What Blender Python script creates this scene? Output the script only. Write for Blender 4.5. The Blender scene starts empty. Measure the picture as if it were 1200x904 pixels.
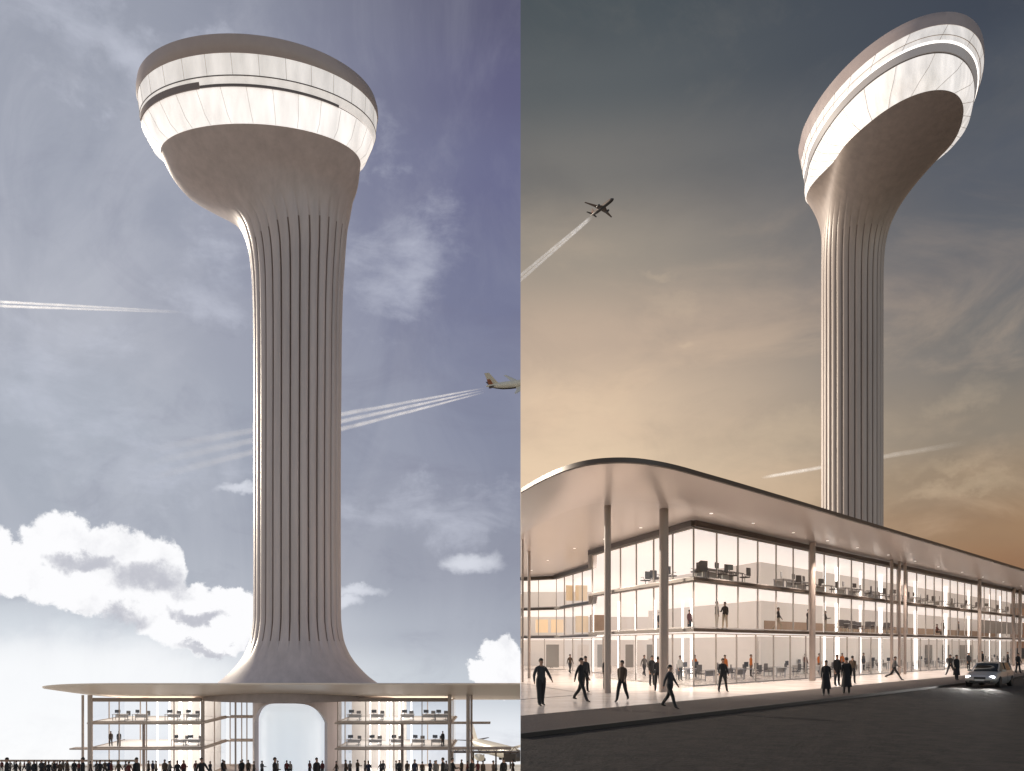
import bpy, bmesh, math, random
from mathutils import Vector, Matrix
import numpy as np
random.seed(7)
PI = math.pi
R_ = math.radians
scene = bpy.context.scene
COL = scene.collection
F = 900.0          # focal length in pixels of a 1200 px wide picture
CAMZ = 2.3

# ------------------------------------------------------------------ camera
cd = bpy.data.cameras.new('camera'); cam = bpy.data.objects.new('camera', cd); COL.objects.link(cam)
cam.location = (0, 0, CAMZ); cam.rotation_euler = (PI/2, 0, 0)
cd.sensor_width = 36; cd.lens = 36*F/1200
cd.shift_x = -10/1200; cd.shift_y = 306/1200
cd.clip_start = .1; cd.clip_end = 6000
scene.camera = cam
scene.view_settings.view_transform = 'Standard'; scene.view_settings.look = 'None'
scene.view_settings.exposure = 0; scene.view_settings.gamma = 1
scene.cycles.max_bounces = 7; scene.cycles.transparent_max_bounces = 24
scene.cycles.diffuse_bounces = 3; scene.cycles.glossy_bounces = 3
scene.cycles.sample_clamp_indirect = 6
scene.cycles.use_denoising = True

# ------------------------------------------------------------------ sun
SUN_AZ, SUN_EL = -52.0, 14.0       # azimuth from +Y (minus is to the left), elevation
sl = bpy.data.lights.new('sun', 'SUN'); sl.energy = 4.0; sl.angle = R_(0.8); sl.color = (1, .87, .70)
so = bpy.data.objects.new('sun', sl); COL.objects.link(so)
sdir = Vector((math.sin(R_(SUN_AZ))*math.cos(R_(SUN_EL)), math.cos(R_(SUN_AZ))*math.cos(R_(SUN_EL)), math.sin(R_(SUN_EL))))
so.rotation_euler = (-sdir).to_track_quat('-Z', 'Y').to_euler()

# ------------------------------------------------------------------ world (direction based sky)
def lin(c): return tuple(((v/255)/12.92 if v/255 <= .04045 else ((v/255+.055)/1.055)**2.4) for v in c)
w = bpy.data.worlds.new('World'); scene.world = w; w.use_nodes = True
nt = w.node_tree; nt.nodes.clear()
class S:
    """a float socket with arithmetic"""
    def __init__(s, k): s.k = k
    def _m(a, op, b=None, c=None, clamp=False):
        n = nt.nodes.new('ShaderNodeMath'); n.operation = op; n.use_clamp = clamp
        for i, v in enumerate((a, b, c)):
            if v is None: continue
            if isinstance(v, S): nt.links.new(v.k, n.inputs[i])
            else: n.inputs[i].default_value = v
        return S(n.outputs[0])
    def __add__(a, b): return S._m(a, 'ADD', b)
    def __radd__(a, b): return S._m(a, 'ADD', b)
    def __sub__(a, b): return S._m(a, 'SUBTRACT', b)
    def __rsub__(a, b): return S._m(b, 'SUBTRACT', a)
    def __mul__(a, b): return S._m(a, 'MULTIPLY', b)
    def __rmul__(a, b): return S._m(a, 'MULTIPLY', b)
    def __truediv__(a, b): return S._m(a, 'DIVIDE', b)
def mx(a, b): return S._m(a, 'MAXIMUM', b)
def sstep(x, a, b):
    n = nt.nodes.new('ShaderNodeMapRange'); n.interpolation_type = 'SMOOTHSTEP'
    nt.links.new(x.k, n.inputs[0]); n.inputs[1].default_value = a; n.inputs[2].default_value = b
    return S(n.outputs[0])
def cmix(fac, a, b):
    n = nt.nodes.new('ShaderNodeMix'); n.data_type = 'RGBA'; n.clamp_factor = True
    if isinstance(fac, S): nt.links.new(fac.k, n.inputs[0])
    else: n.inputs[0].default_value = fac
    for i, v in ((6, a), (7, b)):
        if isinstance(v, tuple): n.inputs[i].default_value = (*v, 1)
        else: nt.links.new(v, n.inputs[i])
    return n.outputs[2]
tc = nt.nodes.new('ShaderNodeTexCoord')
sx = nt.nodes.new('ShaderNodeSeparateXYZ'); nt.links.new(tc.outputs['Generated'], sx.inputs[0])
DX, DY, DZ = (S(sx.outputs[i]) for i in range(3))
az = S._m(DX, 'ARCTAN2', DY)            # radians, 0 = +Y, plus to the right
el = S._m(DZ, 'ARCSINE')
def azel(px, py):
    u, v = (px-610)/F, (758-py)/F
    return math.atan(u), math.atan2(v, math.hypot(1, u))
def noise(scale, detail=8, rough=.6, sxyz=(1, 1, 1), off=(0, 0, 0), dist=0.0):
    mp = nt.nodes.new('ShaderNodeMapping'); nt.links.new(tc.outputs['Generated'], mp.inputs[0])
    mp.inputs['Scale'].default_value = sxyz; mp.inputs['Location'].default_value = off
    n = nt.nodes.new('ShaderNodeTexNoise'); nt.links.new(mp.outputs[0], n.inputs['Vector'])
    n.inputs['Scale'].default_value = scale; n.inputs['Detail'].default_value = detail
    n.inputs['Roughness'].default_value = rough; n.inputs['Distortion'].default_value = dist
    return S(n.outputs[0])
def ramp(stops, px):
    """stops [(y, rgb)] along elevation for the azimuth of column px"""
    n = nt.nodes.new('ShaderNodeValToRGB'); lo, hi = R_(-14), R_(48)
    t = (el-lo)*(1/(hi-lo)); nt.links.new(t.k, n.inputs[0])
    st = sorted(((azel(px, y)[1]-lo)/(hi-lo), c) for y, c in stops)
    e = n.color_ramp.elements
    while len(e) < len(st): e.new(.5)
    for i, (p, c) in enumerate(st): e[i].position = min(1, max(0, p)); e[i].color = (*lin(c), 1)
    n.color_ramp.interpolation = 'B_SPLINE' if False else 'EASE'
    return n.outputs[0]
L0 = ramp([(0, (154, 159, 173)), (200, (159, 164, 178)), (350, (171, 175, 187)), (500, (171, 177, 189)), (600, (170, 176, 188)), (680, (184, 190, 200)), (740, (216, 222, 229)), (790, (244, 247, 250)), (900, (255, 255, 255))], 60)
L1 = ramp([(0, (92, 92, 118)), (100, (99, 99, 130)), (200, (107, 109, 141)), (350, (117, 121, 149)), (500, (131, 136, 158)), (650, (146, 150, 166)), (740, (166, 171, 184)), (800, (192, 199, 208)), (860, (232, 236, 242)), (900, (250, 250, 252))], 560)
xL = sstep(az, azel(40, 452)[0], azel(640, 452)[0])
n1 = noise(3.2, 5, .55, off=(3.1, 1, 2)); n2 = noise(9, 8, .62, sxyz=(1, 1, 2.4), off=(1.7, 0, 5), dist=.4)
skyL = cmix(xL + (n1-.5)*.35, L0, L1)
st1 = sstep(noise(2.6, 9, .63, sxyz=(2.6, 2.6, 1), off=(2.2, 5, 1), dist=.8), .42, .72)
st2 = sstep(noise(5.5, 9, .66, sxyz=(1, 1, 1.8), off=(5.2, 1, 8), dist=1.2), .48, .74)
skyL = cmix(st1*(1.0-xL*.75)*.36, skyL, lin((200, 202, 212))); skyL = cmix(st2*.22, skyL, lin((118, 118, 140)))
R0 = ramp([(0, (78, 86, 91)), (100, (93, 98, 101)), (200, (120, 118, 115)), (300, (158, 148, 136)), (400, (193, 172, 153)), (480, (219, 194, 168)), (560, (231, 205, 175)), (640, (216, 190, 158)), (758, (180, 150, 120))], 640)
R1 = ramp([(0, (66, 73, 85)), (100, (77, 84, 95)), (200, (88, 93, 103)), (300, (100, 103, 109)), (400, (112, 112, 112)), (500, (138, 128, 116)), (560, (150, 131, 110)), (620, (156, 126, 98)), (670, (150, 114, 86)), (758, (120, 90, 72))], 1150)
xR = sstep(az, azel(640, 452)[0], azel(1200, 452)[0])
skyR = cmix(xR + (n1-.5)*.3, R0, R1)
lowband = sstep(el, R_(36), R_(14))
skyR = cmix(st2*.12, skyR, lin((128, 124, 118)))
st3 = sstep(noise(4.5, 8, .6, sxyz=(1, 1, 2.2), off=(1.2, 7, 3), dist=.6), .46, .74)
skyR = cmix(st3*lowband*.28, skyR, lin((240, 208, 176)))
# --- clouds: warped elliptical banks in azimuth / elevation
wx = (noise(14, 7, .62, off=(0, 0, 0))-.5); wy = (noise(14, 7, .62, off=(7.3, 2.2, 9.1))-.5)
def field(bumps, warp):
    out = None; A = az+wx*warp; E = el+wy*warp
    for (px, py, rx, ry) in bumps:
        a0, e0 = azel(px, py); a1, _ = azel(px+rx, py); _, e1 = azel(px, py-ry)
        u = (A-a0)*(1/abs(a1-a0)); v = (E-e0)*(1/abs(e1-e0))
        q = 1-(u*u+v*v)
        out = q if out is None else mx(out, q)
    return out
fine = noise(38, 9, .65, off=(4, 4, 4))
cu = field([(72, 638, 50, 42), (135, 652, 56, 40), (24, 668, 50, 34), (180, 672, 44, 44), (222, 716, 44, 30), (120, 680, 70, 40), (170, 705, 60, 36),
            (277, 712, 34, 20), (238, 746, 62, 28), (95, 698, 64, 26), (-20, 650, 40, 50), (205, 735, 50, 28), (286, 735, 26, 22), (586, 766, 28, 25), (612, 790, 46, 40), (566, 790, 20, 20)], .07)
cden = sstep(cu+(fine-.5)*1.5, .05, .40)
gray = sstep(field([(172, 686, 52, 26), (110, 664, 44, 14), (232, 726, 30, 10), (130, 735, 60, 20), (250, 765, 40, 8)], .10)+(fine-.5)*1.6, -.2, 1.0)
gray = mx(gray, sstep(noise(20, 9, .6, off=(9, 9, 2)), .52, .78)*.38)
ccol = cmix(gray*.8, lin((253, 253, 255)), lin((176, 178, 190)))
skyL = cmix(cden, skyL, ccol)
wisp = sstep(field([(418, 694, 52, 9), (404, 704, 26, 9), (552, 660, 46, 17), (285, 574, 34, 9)], .05)+(n2-.5)*1.6, .1, 1.1)
skyL = cmix(wisp*.8, skyL, lin((226, 229, 238)))
soft = sstep(field([(455, 290, 100, 110), (250, 330, 60, 70), (170, 555, 150, 60), (90, 450, 120, 110), (520, 600, 150, 50), (240, 100, 300, 60)], .2)+(n2-.5)*3.2, .2, 2.2)
skyL = cmix(soft*.7, skyL, lin((206, 210, 224)))
glowL = sstep(field([(40, 815, 270, 85)], .06)+(n2-.5)*.5, -.1, .8)
skyL = cmix(glowL*.65, skyL, lin((252, 253, 255)))
wr = sstep(field([(765, 320, 36, 12), (805, 402, 14, 8), (775, 355, 60, 26), (960, 500, 180, 40), (1110, 548, 90, 14), (1130, 575, 100, 14), (690, 540, 120, 60), (690, 480, 140, 80), (1120, 470, 90, 26)], .11)+(n2-.5)*2.4, .3, 2.0)
skyR = cmix(wr*.30, skyR, lin((232, 208, 176)))
dk = sstep(noise(5, 6, .6, sxyz=(1, 1, 2.2), off=(8, 3, 1)), .45, .8)
skyR = cmix(dk*.16, skyR, lin((70, 70, 78)))
side = S._m(DX, 'GREATER_THAN', 0.0)
front = cmix(side, skyL, skyR)
# behind the viewer: a plain physical sky
ns = nt.nodes.new('ShaderNodeTexSky'); ns.sky_type = 'NISHITA'; ns.sun_disc = False
ns.sun_elevation = R_(SUN_EL); ns.sun_rotation = R_(SUN_AZ)
sm = nt.nodes.new('ShaderNodeVectorMath'); sm.operation = 'SCALE'; nt.links.new(ns.outputs[0], sm.inputs[0]); sm.inputs['Scale'].default_value = .19
back = sstep(DY, .12, -.25)
tn = nt.nodes.new('ShaderNodeVectorMath'); tn.operation = 'MULTIPLY'; tn.inputs[1].default_value = (1.24, 1.0, .88); nt.links.new(sm.outputs[0], tn.inputs[0])
allsky = cmix(back, front, tn.outputs[0])
low = sstep(el, R_(-11), R_(-16))
allsky = cmix(low, allsky, (.2, .19, .18))
bg = nt.nodes.new('ShaderNodeBackground'); nt.links.new(allsky, bg.inputs[0]); bg.inputs[1].default_value = 1.0
wo = nt.nodes.new('ShaderNodeOutputWorld'); nt.links.new(bg.outputs[0], wo.inputs[0])

# ------------------------------------------------------------------ materials
def mat(name, col, rough=.6, metal=0, bump=0, bscale=5, var=0, vscale=3, emit=0, ecol=None, spec=.5, coat=0, stretch=None):
    m = bpy.data.materials.new(name); m.use_nodes = True; t = m.node_tree; b = t.nodes['Principled BSDF']
    b.inputs['Base Color'].default_value = (*col, 1); b.inputs['Roughness'].default_value = rough
    b.inputs['Metallic'].default_value = metal; b.inputs['Specular IOR Level'].default_value = spec
    b.inputs['Coat Weight'].default_value = coat
    tcn = t.nodes.new('ShaderNodeTexCoord')
    if var:
        n = t.nodes.new('ShaderNodeTexNoise'); n.inputs['Scale'].default_value = vscale; n.inputs['Detail'].default_value = 8; n.inputs['Roughness'].default_value = .65
        if stretch:
            mpp = t.nodes.new('ShaderNodeMapping'); mpp.inputs['Scale'].default_value = stretch; t.links.new(tcn.outputs['Object'], mpp.inputs[0]); t.links.new(mpp.outputs[0], n.inputs['Vector'])
        else: t.links.new(tcn.outputs['Object'], n.inputs['Vector'])
        mr = t.nodes.new('ShaderNodeMapRange'); mr.inputs[1].default_value = .3; mr.inputs[2].default_value = .7; mr.inputs[3].default_value = 1-var; mr.inputs[4].default_value = 1+var
        t.links.new(n.outputs[0], mr.inputs[0])
        vm = t.nodes.new('ShaderNodeVectorMath'); vm.operation = 'SCALE'; vm.inputs[0].default_value = col; t.links.new(mr.outputs[0], vm.inputs['Scale'])
        t.links.new(vm.outputs[0], b.inputs['Base Color'])
        m2 = t.nodes.new('ShaderNodeMapRange'); m2.inputs[3].default_value = max(.02, rough-.08); m2.inputs[4].default_value = min(1, rough+.12)
        t.links.new(n.outputs[0], m2.inputs[0]); t.links.new(m2.outputs[0], b.inputs['Roughness'])
    if bump:
        n = t.nodes.new('ShaderNodeTexNoise'); n.inputs['Scale'].default_value = bscale; n.inputs['Detail'].default_value = 6
        t.links.new(tcn.outputs['Object'], n.inputs['Vector'])
        bp = t.nodes.new('ShaderNodeBump'); bp.inputs['Strength'].default_value = bump; bp.inputs['Distance'].default_value = .12
        t.links.new(n.outputs[0], bp.inputs['Height']); t.links.new(bp.outputs[0], b.inputs['Normal'])
    if emit:
        b.inputs['Emission Color'].default_value = (*(ecol or col), 1); b.inputs['Emission Strength'].default_value = emit
    return m
def glass(name, tint=(1, 1, 1), refl=1.0):
    m = bpy.data.materials.new(name); m.use_nodes = True; t = m.node_tree; t.nodes.clear()
    o = t.nodes.new('ShaderNodeOutputMaterial'); tr = t.nodes.new('ShaderNodeBsdfTransparent'); tr.inputs[0].default_value = (*tint, 1)
    g = t.nodes.new('ShaderNodeBsdfGlossy'); g.inputs['Roughness'].default_value = .02
    fr = t.nodes.new('ShaderNodeLayerWeight'); fr.inputs[0].default_value = .5
    pw = t.nodes.new('ShaderNodeMath'); pw.operation = 'POWER'; pw.inputs[1].default_value = 4; t.links.new(fr.outputs['Facing'], pw.inputs[0])
    ml = t.nodes.new('ShaderNodeMath'); ml.operation = 'MULTIPLY_ADD'; ml.inputs[1].default_value = refl*.6; ml.inputs[2].default_value = .05*refl; t.links.new(pw.outputs[0], ml.inputs[0])
    mxn = t.nodes.new('ShaderNodeMixShader'); t.links.new(ml.outputs[0], mxn.inputs[0]); t.links.new(tr.outputs[0], mxn.inputs[1]); t.links.new(g.outputs[0], mxn.inputs[2])
    t.links.new(mxn.outputs[0], o.inputs[0]); return m
M = {}
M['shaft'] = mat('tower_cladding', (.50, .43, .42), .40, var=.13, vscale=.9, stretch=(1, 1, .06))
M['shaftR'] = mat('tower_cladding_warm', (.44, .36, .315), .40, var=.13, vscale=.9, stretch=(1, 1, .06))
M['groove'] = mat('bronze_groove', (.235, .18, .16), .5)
M['cap'] = mat('cap_metal', (.42, .34, .32), .35, var=.06, vscale=.6)
M['cream'] = mat('cream_paint', (.70, .66, .62), .5)
M['soffit'] = mat('satin_soffit', (.80, .71, .65), .27, metal=.35)
M['soffitL'] = mat('pale_soffit', (.82, .70, .58), .35)
M['rooftop'] = mat('roof_membrane', (.42, .37, .35), .6, var=.05)
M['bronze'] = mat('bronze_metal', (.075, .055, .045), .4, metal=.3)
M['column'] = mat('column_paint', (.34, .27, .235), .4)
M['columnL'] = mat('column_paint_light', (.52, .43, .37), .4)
M['white'] = mat('white_wall', (.86, .82, .79), .6, var=.02, vscale=.8)
M['ceil'] = mat('lit_ceiling', (.8, .75, .7), .6, emit=.72, ecol=(1, .925, .88))
M['ceilL'] = mat('lit_ceiling_cool', (.8, .8, .8), .6, emit=1.1, ecol=(1, .90, .79))
M['strip'] = mat('light_strip', (.9, .9, .9), .5, emit=2.2, ecol=(1, .93, .86))
M['lens'] = mat('added_spot_lens', (.8, .78, .75), .4, emit=.9, ecol=(1, .92, .85))  # faint glow for the discs of the added canopy spots
M['mull'] = mat('slim_mullion', (.46, .41, .38), .4)
M['chair'] = mat('chair_fabric', (.17, .165, .17), .8)
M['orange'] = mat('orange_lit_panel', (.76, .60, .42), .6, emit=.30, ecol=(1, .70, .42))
M['wood'] = mat('wood_panel', (.36, .25, .18), .5, var=.1, vscale=2)
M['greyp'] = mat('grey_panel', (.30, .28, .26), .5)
M['glass'] = glass('clear_glass', (.97, .96, .95), .8)
M['glassL'] = glass('cool_glass', (.93, .95, .98), .8)
M['floor'] = mat('interior_floor', (.72, .64, .58), .25, var=.04)
M['desk'] = mat('desk_white', (.62, .60, .60), .4)
M['deskg'] = mat('desk_grey', (.34, .34, .37), .5)
M['dark'] = mat('dark_plastic', (.02, .02, .022), .5)
M['screen'] = mat('screen_glass', (.10, .11, .13), .15)
M['chrome'] = mat('chrome', (.6, .6, .6), .2, metal=1)
M['asphalt'] = mat('asphalt', (.023, .0185, .016), .8, bump=.35, bscale=9, var=.85, vscale=2.2, spec=.3)
M['paving'] = mat('dark_paving', (.045, .032, .027), .65, bump=.4, bscale=6, var=.25, vscale=1.5)
M['kerb'] = mat('kerb_stone_shade', (.03, .026, .024), .6, var=.2)  # stone colour darkened to stand for the shade on the kerb face
M['plaza'] = mat('polished_plaza', (.70, .61, .55), .20, var=.07, vscale=.5)
M['apron'] = mat('apron_concrete', (.55, .53, .50), .8, var=.08, vscale=.2)
M['planew'] = mat('aircraft_paint', (.72, .66, .55), .35)
M['planed'] = mat('aircraft_dark', (.06, .05, .045), .4)
M['planer'] = mat('aircraft_tail_paint', (.35, .13, .07), .4)
M['carp'] = mat('car_paint', (.42, .40, .39), .32, metal=.45, coat=.4)
M['tyre'] = mat('rubber', (.015, .015, .015), .8)
M['carglass'] = mat('car_glass', (.012, .013, .015), .06)
M['lamp'] = mat('headlamp_lit', (.9, .9, .9), .3, emit=14, ecol=(.95, .97, 1))
M['plate'] = mat('blank_plate', (.6, .6, .58), .4)
def band_mat(name, e1, e2, nseg):
    """lit translucent glass of the control rooms with fine irregular seams"""
    m = bpy.data.materials.new(name); m.use_nodes = True; t = m.node_tree; b = t.nodes['Principled BSDF']
    b.inputs['Base Color'].default_value = (.72, .68, .64, 1); b.inputs['Roughness'].default_value = .25
    tcn = t.nodes.new('ShaderNodeTexCoord')
    n = t.nodes.new('ShaderNodeTexNoise'); n.inputs['Scale'].default_value = .8; n.inputs['Detail'].default_value = 8
    mp = t.nodes.new('ShaderNodeMapping'); mp.inputs['Scale'].default_value = (1, 1, .18)
    t.links.new(tcn.outputs['Object'], mp.inputs[0]); t.links.new(mp.outputs[0], n.inputs['Vector'])
    mr = t.nodes.new('ShaderNodeMapRange'); mr.inputs[1].default_value = .3; mr.inputs[2].default_value = .7
    mr.inputs[3].default_value = e1; mr.inputs[4].default_value = e2; t.links.new(n.outputs[0], mr.inputs[0])
    t.links.new(mr.outputs[0], b.inputs['Emission Strength']); b.inputs['Emission Color'].default_value = (1, .93, .88, 1)
    return m
M['bandL'] = band_mat('lit_glass_day', .62, .92, 60)
M['bandL2'] = band_mat('lit_glass_day_upper', .40, .62, 60)
M['bandR'] = band_mat('lit_glass_dusk', .46, .80, 60)
M['bandR2'] = band_mat('lit_glass_dusk_upper', .38, .66, 60)
M['line'] = mat('seam_dark', (.16, .13, .12), .5)
M['bandgrey'] = mat('pearl_band', (.34, .31, .30), .35, emit=.12, ecol=(1, .9, .85))

# ------------------------------------------------------------------ mesh helpers
class MB:
    def __init__(s): s.v = []; s.f = []; s.mi = []
    def add(s, vs, fs, mi=0):
        o = len(s.v); s.v += [tuple(v) for v in vs]; s.f += [tuple(i+o for i in q) for q in fs]; s.mi += [mi]*len(fs); return s
    def box(s, c, d, rz=0, mi=0, axis=None):
        cx, cy, cz = c; hx, hy, hz = d[0]/2, d[1]/2, d[2]/2; ca, sa = math.cos(rz), math.sin(rz); vs = []
        for z in (-hz, hz):
            for x, y in ((-hx, -hy), (hx, -hy), (hx, hy), (-hx, hy)): vs.append((cx+x*ca-y*sa, cy+x*sa+y*ca, cz+z))
        return s.add(vs, [(3, 2, 1, 0), (4, 5, 6, 7), (0, 1, 5, 4), (1, 2, 6, 5), (2, 3, 7, 6), (3, 0, 4, 7)], mi)
    def wall(s, p, q, z0, z1, th, mi=0):
        """vertical wall between plan points p and q"""
        dx, dy = q[0]-p[0], q[1]-p[1]; l = math.hypot(dx, dy)
        return s.box(((p[0]+q[0])/2, (p[1]+q[1])/2, (z0+z1)/2), (l, th, z1-z0), math.atan2(dy, dx), mi)
    def prism(s, poly, z0, z1, mi=0):
        n = len(poly); area = sum(poly[i][0]*poly[(i+1) % n][1]-poly[(i+1) % n][0]*poly[i][1] for i in range(n))
        if area < 0: poly = poly[::-1]
        vs = [(x, y, z0) for x, y in poly]+[(x, y, z1) for x, y in poly]
        fs = [tuple(range(n-1, -1, -1)), tuple(range(n, 2*n))]+[(i, (i+1) % n, n+(i+1) % n, n+i) for i in range(n)]
        return s.add(vs, fs, mi)
    def tube(s, pts, rad, n=8, mi=0, cap=True):
        pts = [Vector(p) for p in pts]
        if not isinstance(rad, (list, tuple)): rad = [rad]*len(pts)
        vs = []; up = Vector((0, 0, 1))
        for i, p in enumerate(pts):
            d = (pts[min(i+1, len(pts)-1)]-pts[max(i-1, 0)]).normalized()
            a = d.cross(up if abs(d.z) < .9 else Vector((1, 0, 0))).normalized(); b = a.cross(d)
            for k in range(n): t = 2*PI*k/n; vs.append(p+(a*math.cos(t)+b*math.sin(t))*rad[i])
        fs = []
        for i in range(len(pts)-1):
            for k in range(n): fs.append((i*n+k, i*n+(k+1) % n, (i+1)*n+(k+1) % n, (i+1)*n+k))
        if cap: fs.append(tuple(range(n-1, -1, -1))); fs.append(tuple(range((len(pts)-1)*n, len(pts)*n)))
        return s.add(vs, fs, mi)
    def rings(s, rs, mi=0, cap0=True, cap1=True):
        n = len(rs[0]); vs = [p for r in rs for p in r]; fs = []
        for i in range(len(rs)-1):
            for k in range(n): fs.append((i*n+k, i*n+(k+1) % n, (i+1)*n+(k+1) % n, (i+1)*n+k))
        if cap0: fs.append(tuple(range(n-1, -1, -1)))
        if cap1: fs.append(tuple(range((len(rs)-1)*n, len(rs)*n)))
        return s.add(vs, fs, mi)
    def build(s, name, mats, parent=None, smooth=False, clip=None, bevel=0):
        me = bpy.data.meshes.new(name); me.from_pydata(s.v, [], s.f)
        if not isinstance(mats, (list, tuple)): mats = [mats]
        for m in mats: me.materials.append(m)
        me.polygons.foreach_set('material_index', s.mi)
        bm = bmesh.new(); bm.from_mesh(me)
        if clip:
            mw = parent_matrix(parent).inverted() if parent else Matrix()
            co = mw @ Vector((clip[0], 0, 0)); no = (mw.to_3x3() @ Vector((1, 0, 0))).normalized()
            r = bmesh.ops.bisect_plane(bm, geom=bm.verts[:]+bm.edges[:]+bm.faces[:], plane_co=co, plane_no=no, clear_outer=clip[1] < 0, clear_inner=clip[1] > 0)
            ed = [e for e in r['geom_cut'] if isinstance(e, bmesh.types.BMEdge)]
            try: bmesh.ops.holes_fill(bm, edges=[e for e in bm.edges if e.is_boundary], sides=0)
            except Exception: pass
        if bevel: bmesh.ops.bevel(bm, geom=bm.edges[:], offset=bevel, segments=2, affect='EDGES')
        bmesh.ops.recalc_face_normals(bm, faces=bm.faces)
        bm.to_mesh(me); bm.free()
        if smooth:
            me.polygons.foreach_set('use_smooth', [True]*len(me.polygons))
            try: me.set_sharp_from_angle(angle=R_(42))
            except Exception: pass
        o = bpy.data.objects.new(name, me); COL.objects.link(o)
        if parent: o.parent = parent
        return o
def parent_matrix(p):
    if p is None: return Matrix()
    return parent_matrix(p.parent) @ p.matrix_basis
def thing(name, label, cat, loc=(0, 0, 0), rz=0, group=None):
    o = bpy.data.objects.new(name, None); COL.objects.link(o); o.location = loc; o.rotation_euler = (0, 0, rz)
    o.empty_display_size = .3
    o['label'] = label; o['category'] = cat
    if group: o['group'] = group
    return o
def tag(o, label, cat, group=None):
    o['label'] = label; o['category'] = cat
    if group: o['group'] = group
    return o
def kids(o): return [c for c in COL.objects if c.parent == o]
def dup(root, loc, rz, label=None, group=None, children=None):
    r = root.copy(); COL.objects.link(r); r.location = loc; r.rotation_euler = (0, 0, rz)
    if label: r['label'] = label
    if group: r['group'] = group
    for ch, subs in (children if children is not None else [(c, kids(c)) for c in kids(root)]):
        c = ch.copy(); COL.objects.link(c); c.parent = r
        for g in subs: d = g.copy(); COL.objects.link(d); d.parent = c
    return r
def struct(o): o['kind'] = 'structure'; return o
RD = Vector((.7033, .7109)); ND = Vector((-.7109, .7033))   # along the long right facade, and inwards
LD = Vector((-.321, .947))
U = Vector((9.6, 42.6))
def P(s, t): return U+RD*s+ND*t
def s_of_px(px, t=0):
    k = (px-610)/F; o = U+ND*t
    return (k*o.y-o.x)/(RD.x-k*RD.y)

# ------------------------------------------------------------------ ground, right side
def strip_poly(pts, z, name, m, th=None):
    mb = MB()
    if th: mb.prism(pts, z-th, z)
    else: mb.add([(x, y, z) for x, y in pts], [tuple(range(len(pts)))])
    return struct(mb.build(name, m))
strip_poly([(0, -60), (900, -60), (900, 1500), (0, 1500)], -.124, 'road', M['asphalt'], None)
K0 = Vector((0, 20.3)); B0 = Vector((0, 25.6)); far = 150
k1 = K0+RD*far; b1 = B0+RD*far
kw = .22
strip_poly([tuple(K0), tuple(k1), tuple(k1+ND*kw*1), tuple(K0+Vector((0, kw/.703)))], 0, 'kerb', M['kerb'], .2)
kk = Vector((0, kw/.703))
strip_poly([tuple(K0+kk), tuple(k1+kk), tuple(b1), tuple(B0)], -.002, 'pavement', M['paving'], .2)
strip_poly([tuple(B0), tuple(b1), (0, 260)], 0.0, 'plaza_floor', M['plaza'], .2)
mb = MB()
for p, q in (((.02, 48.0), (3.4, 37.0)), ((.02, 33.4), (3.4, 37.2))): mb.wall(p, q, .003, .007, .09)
struct(mb.build('dark_plaza_strip', M['bronze']))  # two thin dark strips laid on the plaza floor
# ground, left side: a long gentle slope down towards the tower and beyond
def gz(y): return .5-.147*max(0, y)
mb = MB()
prof = [(-60, .5), (0, .5)]+[(y, gz(y)) for y in (20, 60, 100, 150, 210, 280)]
vs = [(x, y, z) for y, z in prof for x in (-420, 0)]
mb.add(vs, [(2*i, 2*i+1, 2*i+3, 2*i+2) for i in range(len(prof)-1)])
struct(mb.build('ground', M['apron']))
mb = MB()
wv = [(0.0, y, z-.01) for y, z in prof]+[(0.0, y, -.14) for y, z in prof]
n_ = len(prof); mb.add(wv, [(i, i+1, n_+i+1, n_+i) for i in range(1, n_-1)])
tag(mb.build('retaining_wall', M['apron']), 'long concrete retaining wall between the lower apron and the raised road', 'wall')

# ------------------------------------------------------------------ tower loft
def interp(keys, t):
    """smooth monotone-ish interpolation of tuples keyed by first entry"""
    ks = np.array([k[0] for k in keys], float); V = np.array([k[1:] for k in keys], float)
    out = []
    for j in range(V.shape[1]):
        y = V[:, j]; h = np.diff(ks); d = np.diff(y)/h; m = np.zeros(len(ks)); m[0] = d[0]; m[-1] = d[-1]
        for i in range(1, len(ks)-1):
            if d[i-1]*d[i] > 0: w1, w2 = 2*h[i]+h[i-1], h[i]+2*h[i-1]; m[i] = (w1+w2)/(w1/d[i-1]+w2/d[i])
        i = int(min(len(h)-1, max(0, np.searchsorted(ks, t)-1))); u = (t-ks[i])/h[i]
        out.append((2*u**3-3*u*u+1)*y[i]+(u**3-2*u*u+u)*h[i]*m[i]+(-2*u**3+3*u*u)*y[i+1]+(u**3-u*u)*h[i]*m[i+1])
    return out
NF = 30; NS = 14; NV = NF*NS
def flute(k):    # 0 on the ribs, 1 in the groove
    u = abs(2*((k % NS)/NS)-1); return u**3.2*.75+(.25 if k % NS == 0 else 0)
TH = np.linspace(0, 2*PI, NV, endpoint=False)
def sides(mb, rs, mi=0): mb.rings(rs, mi, False, False)
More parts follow.
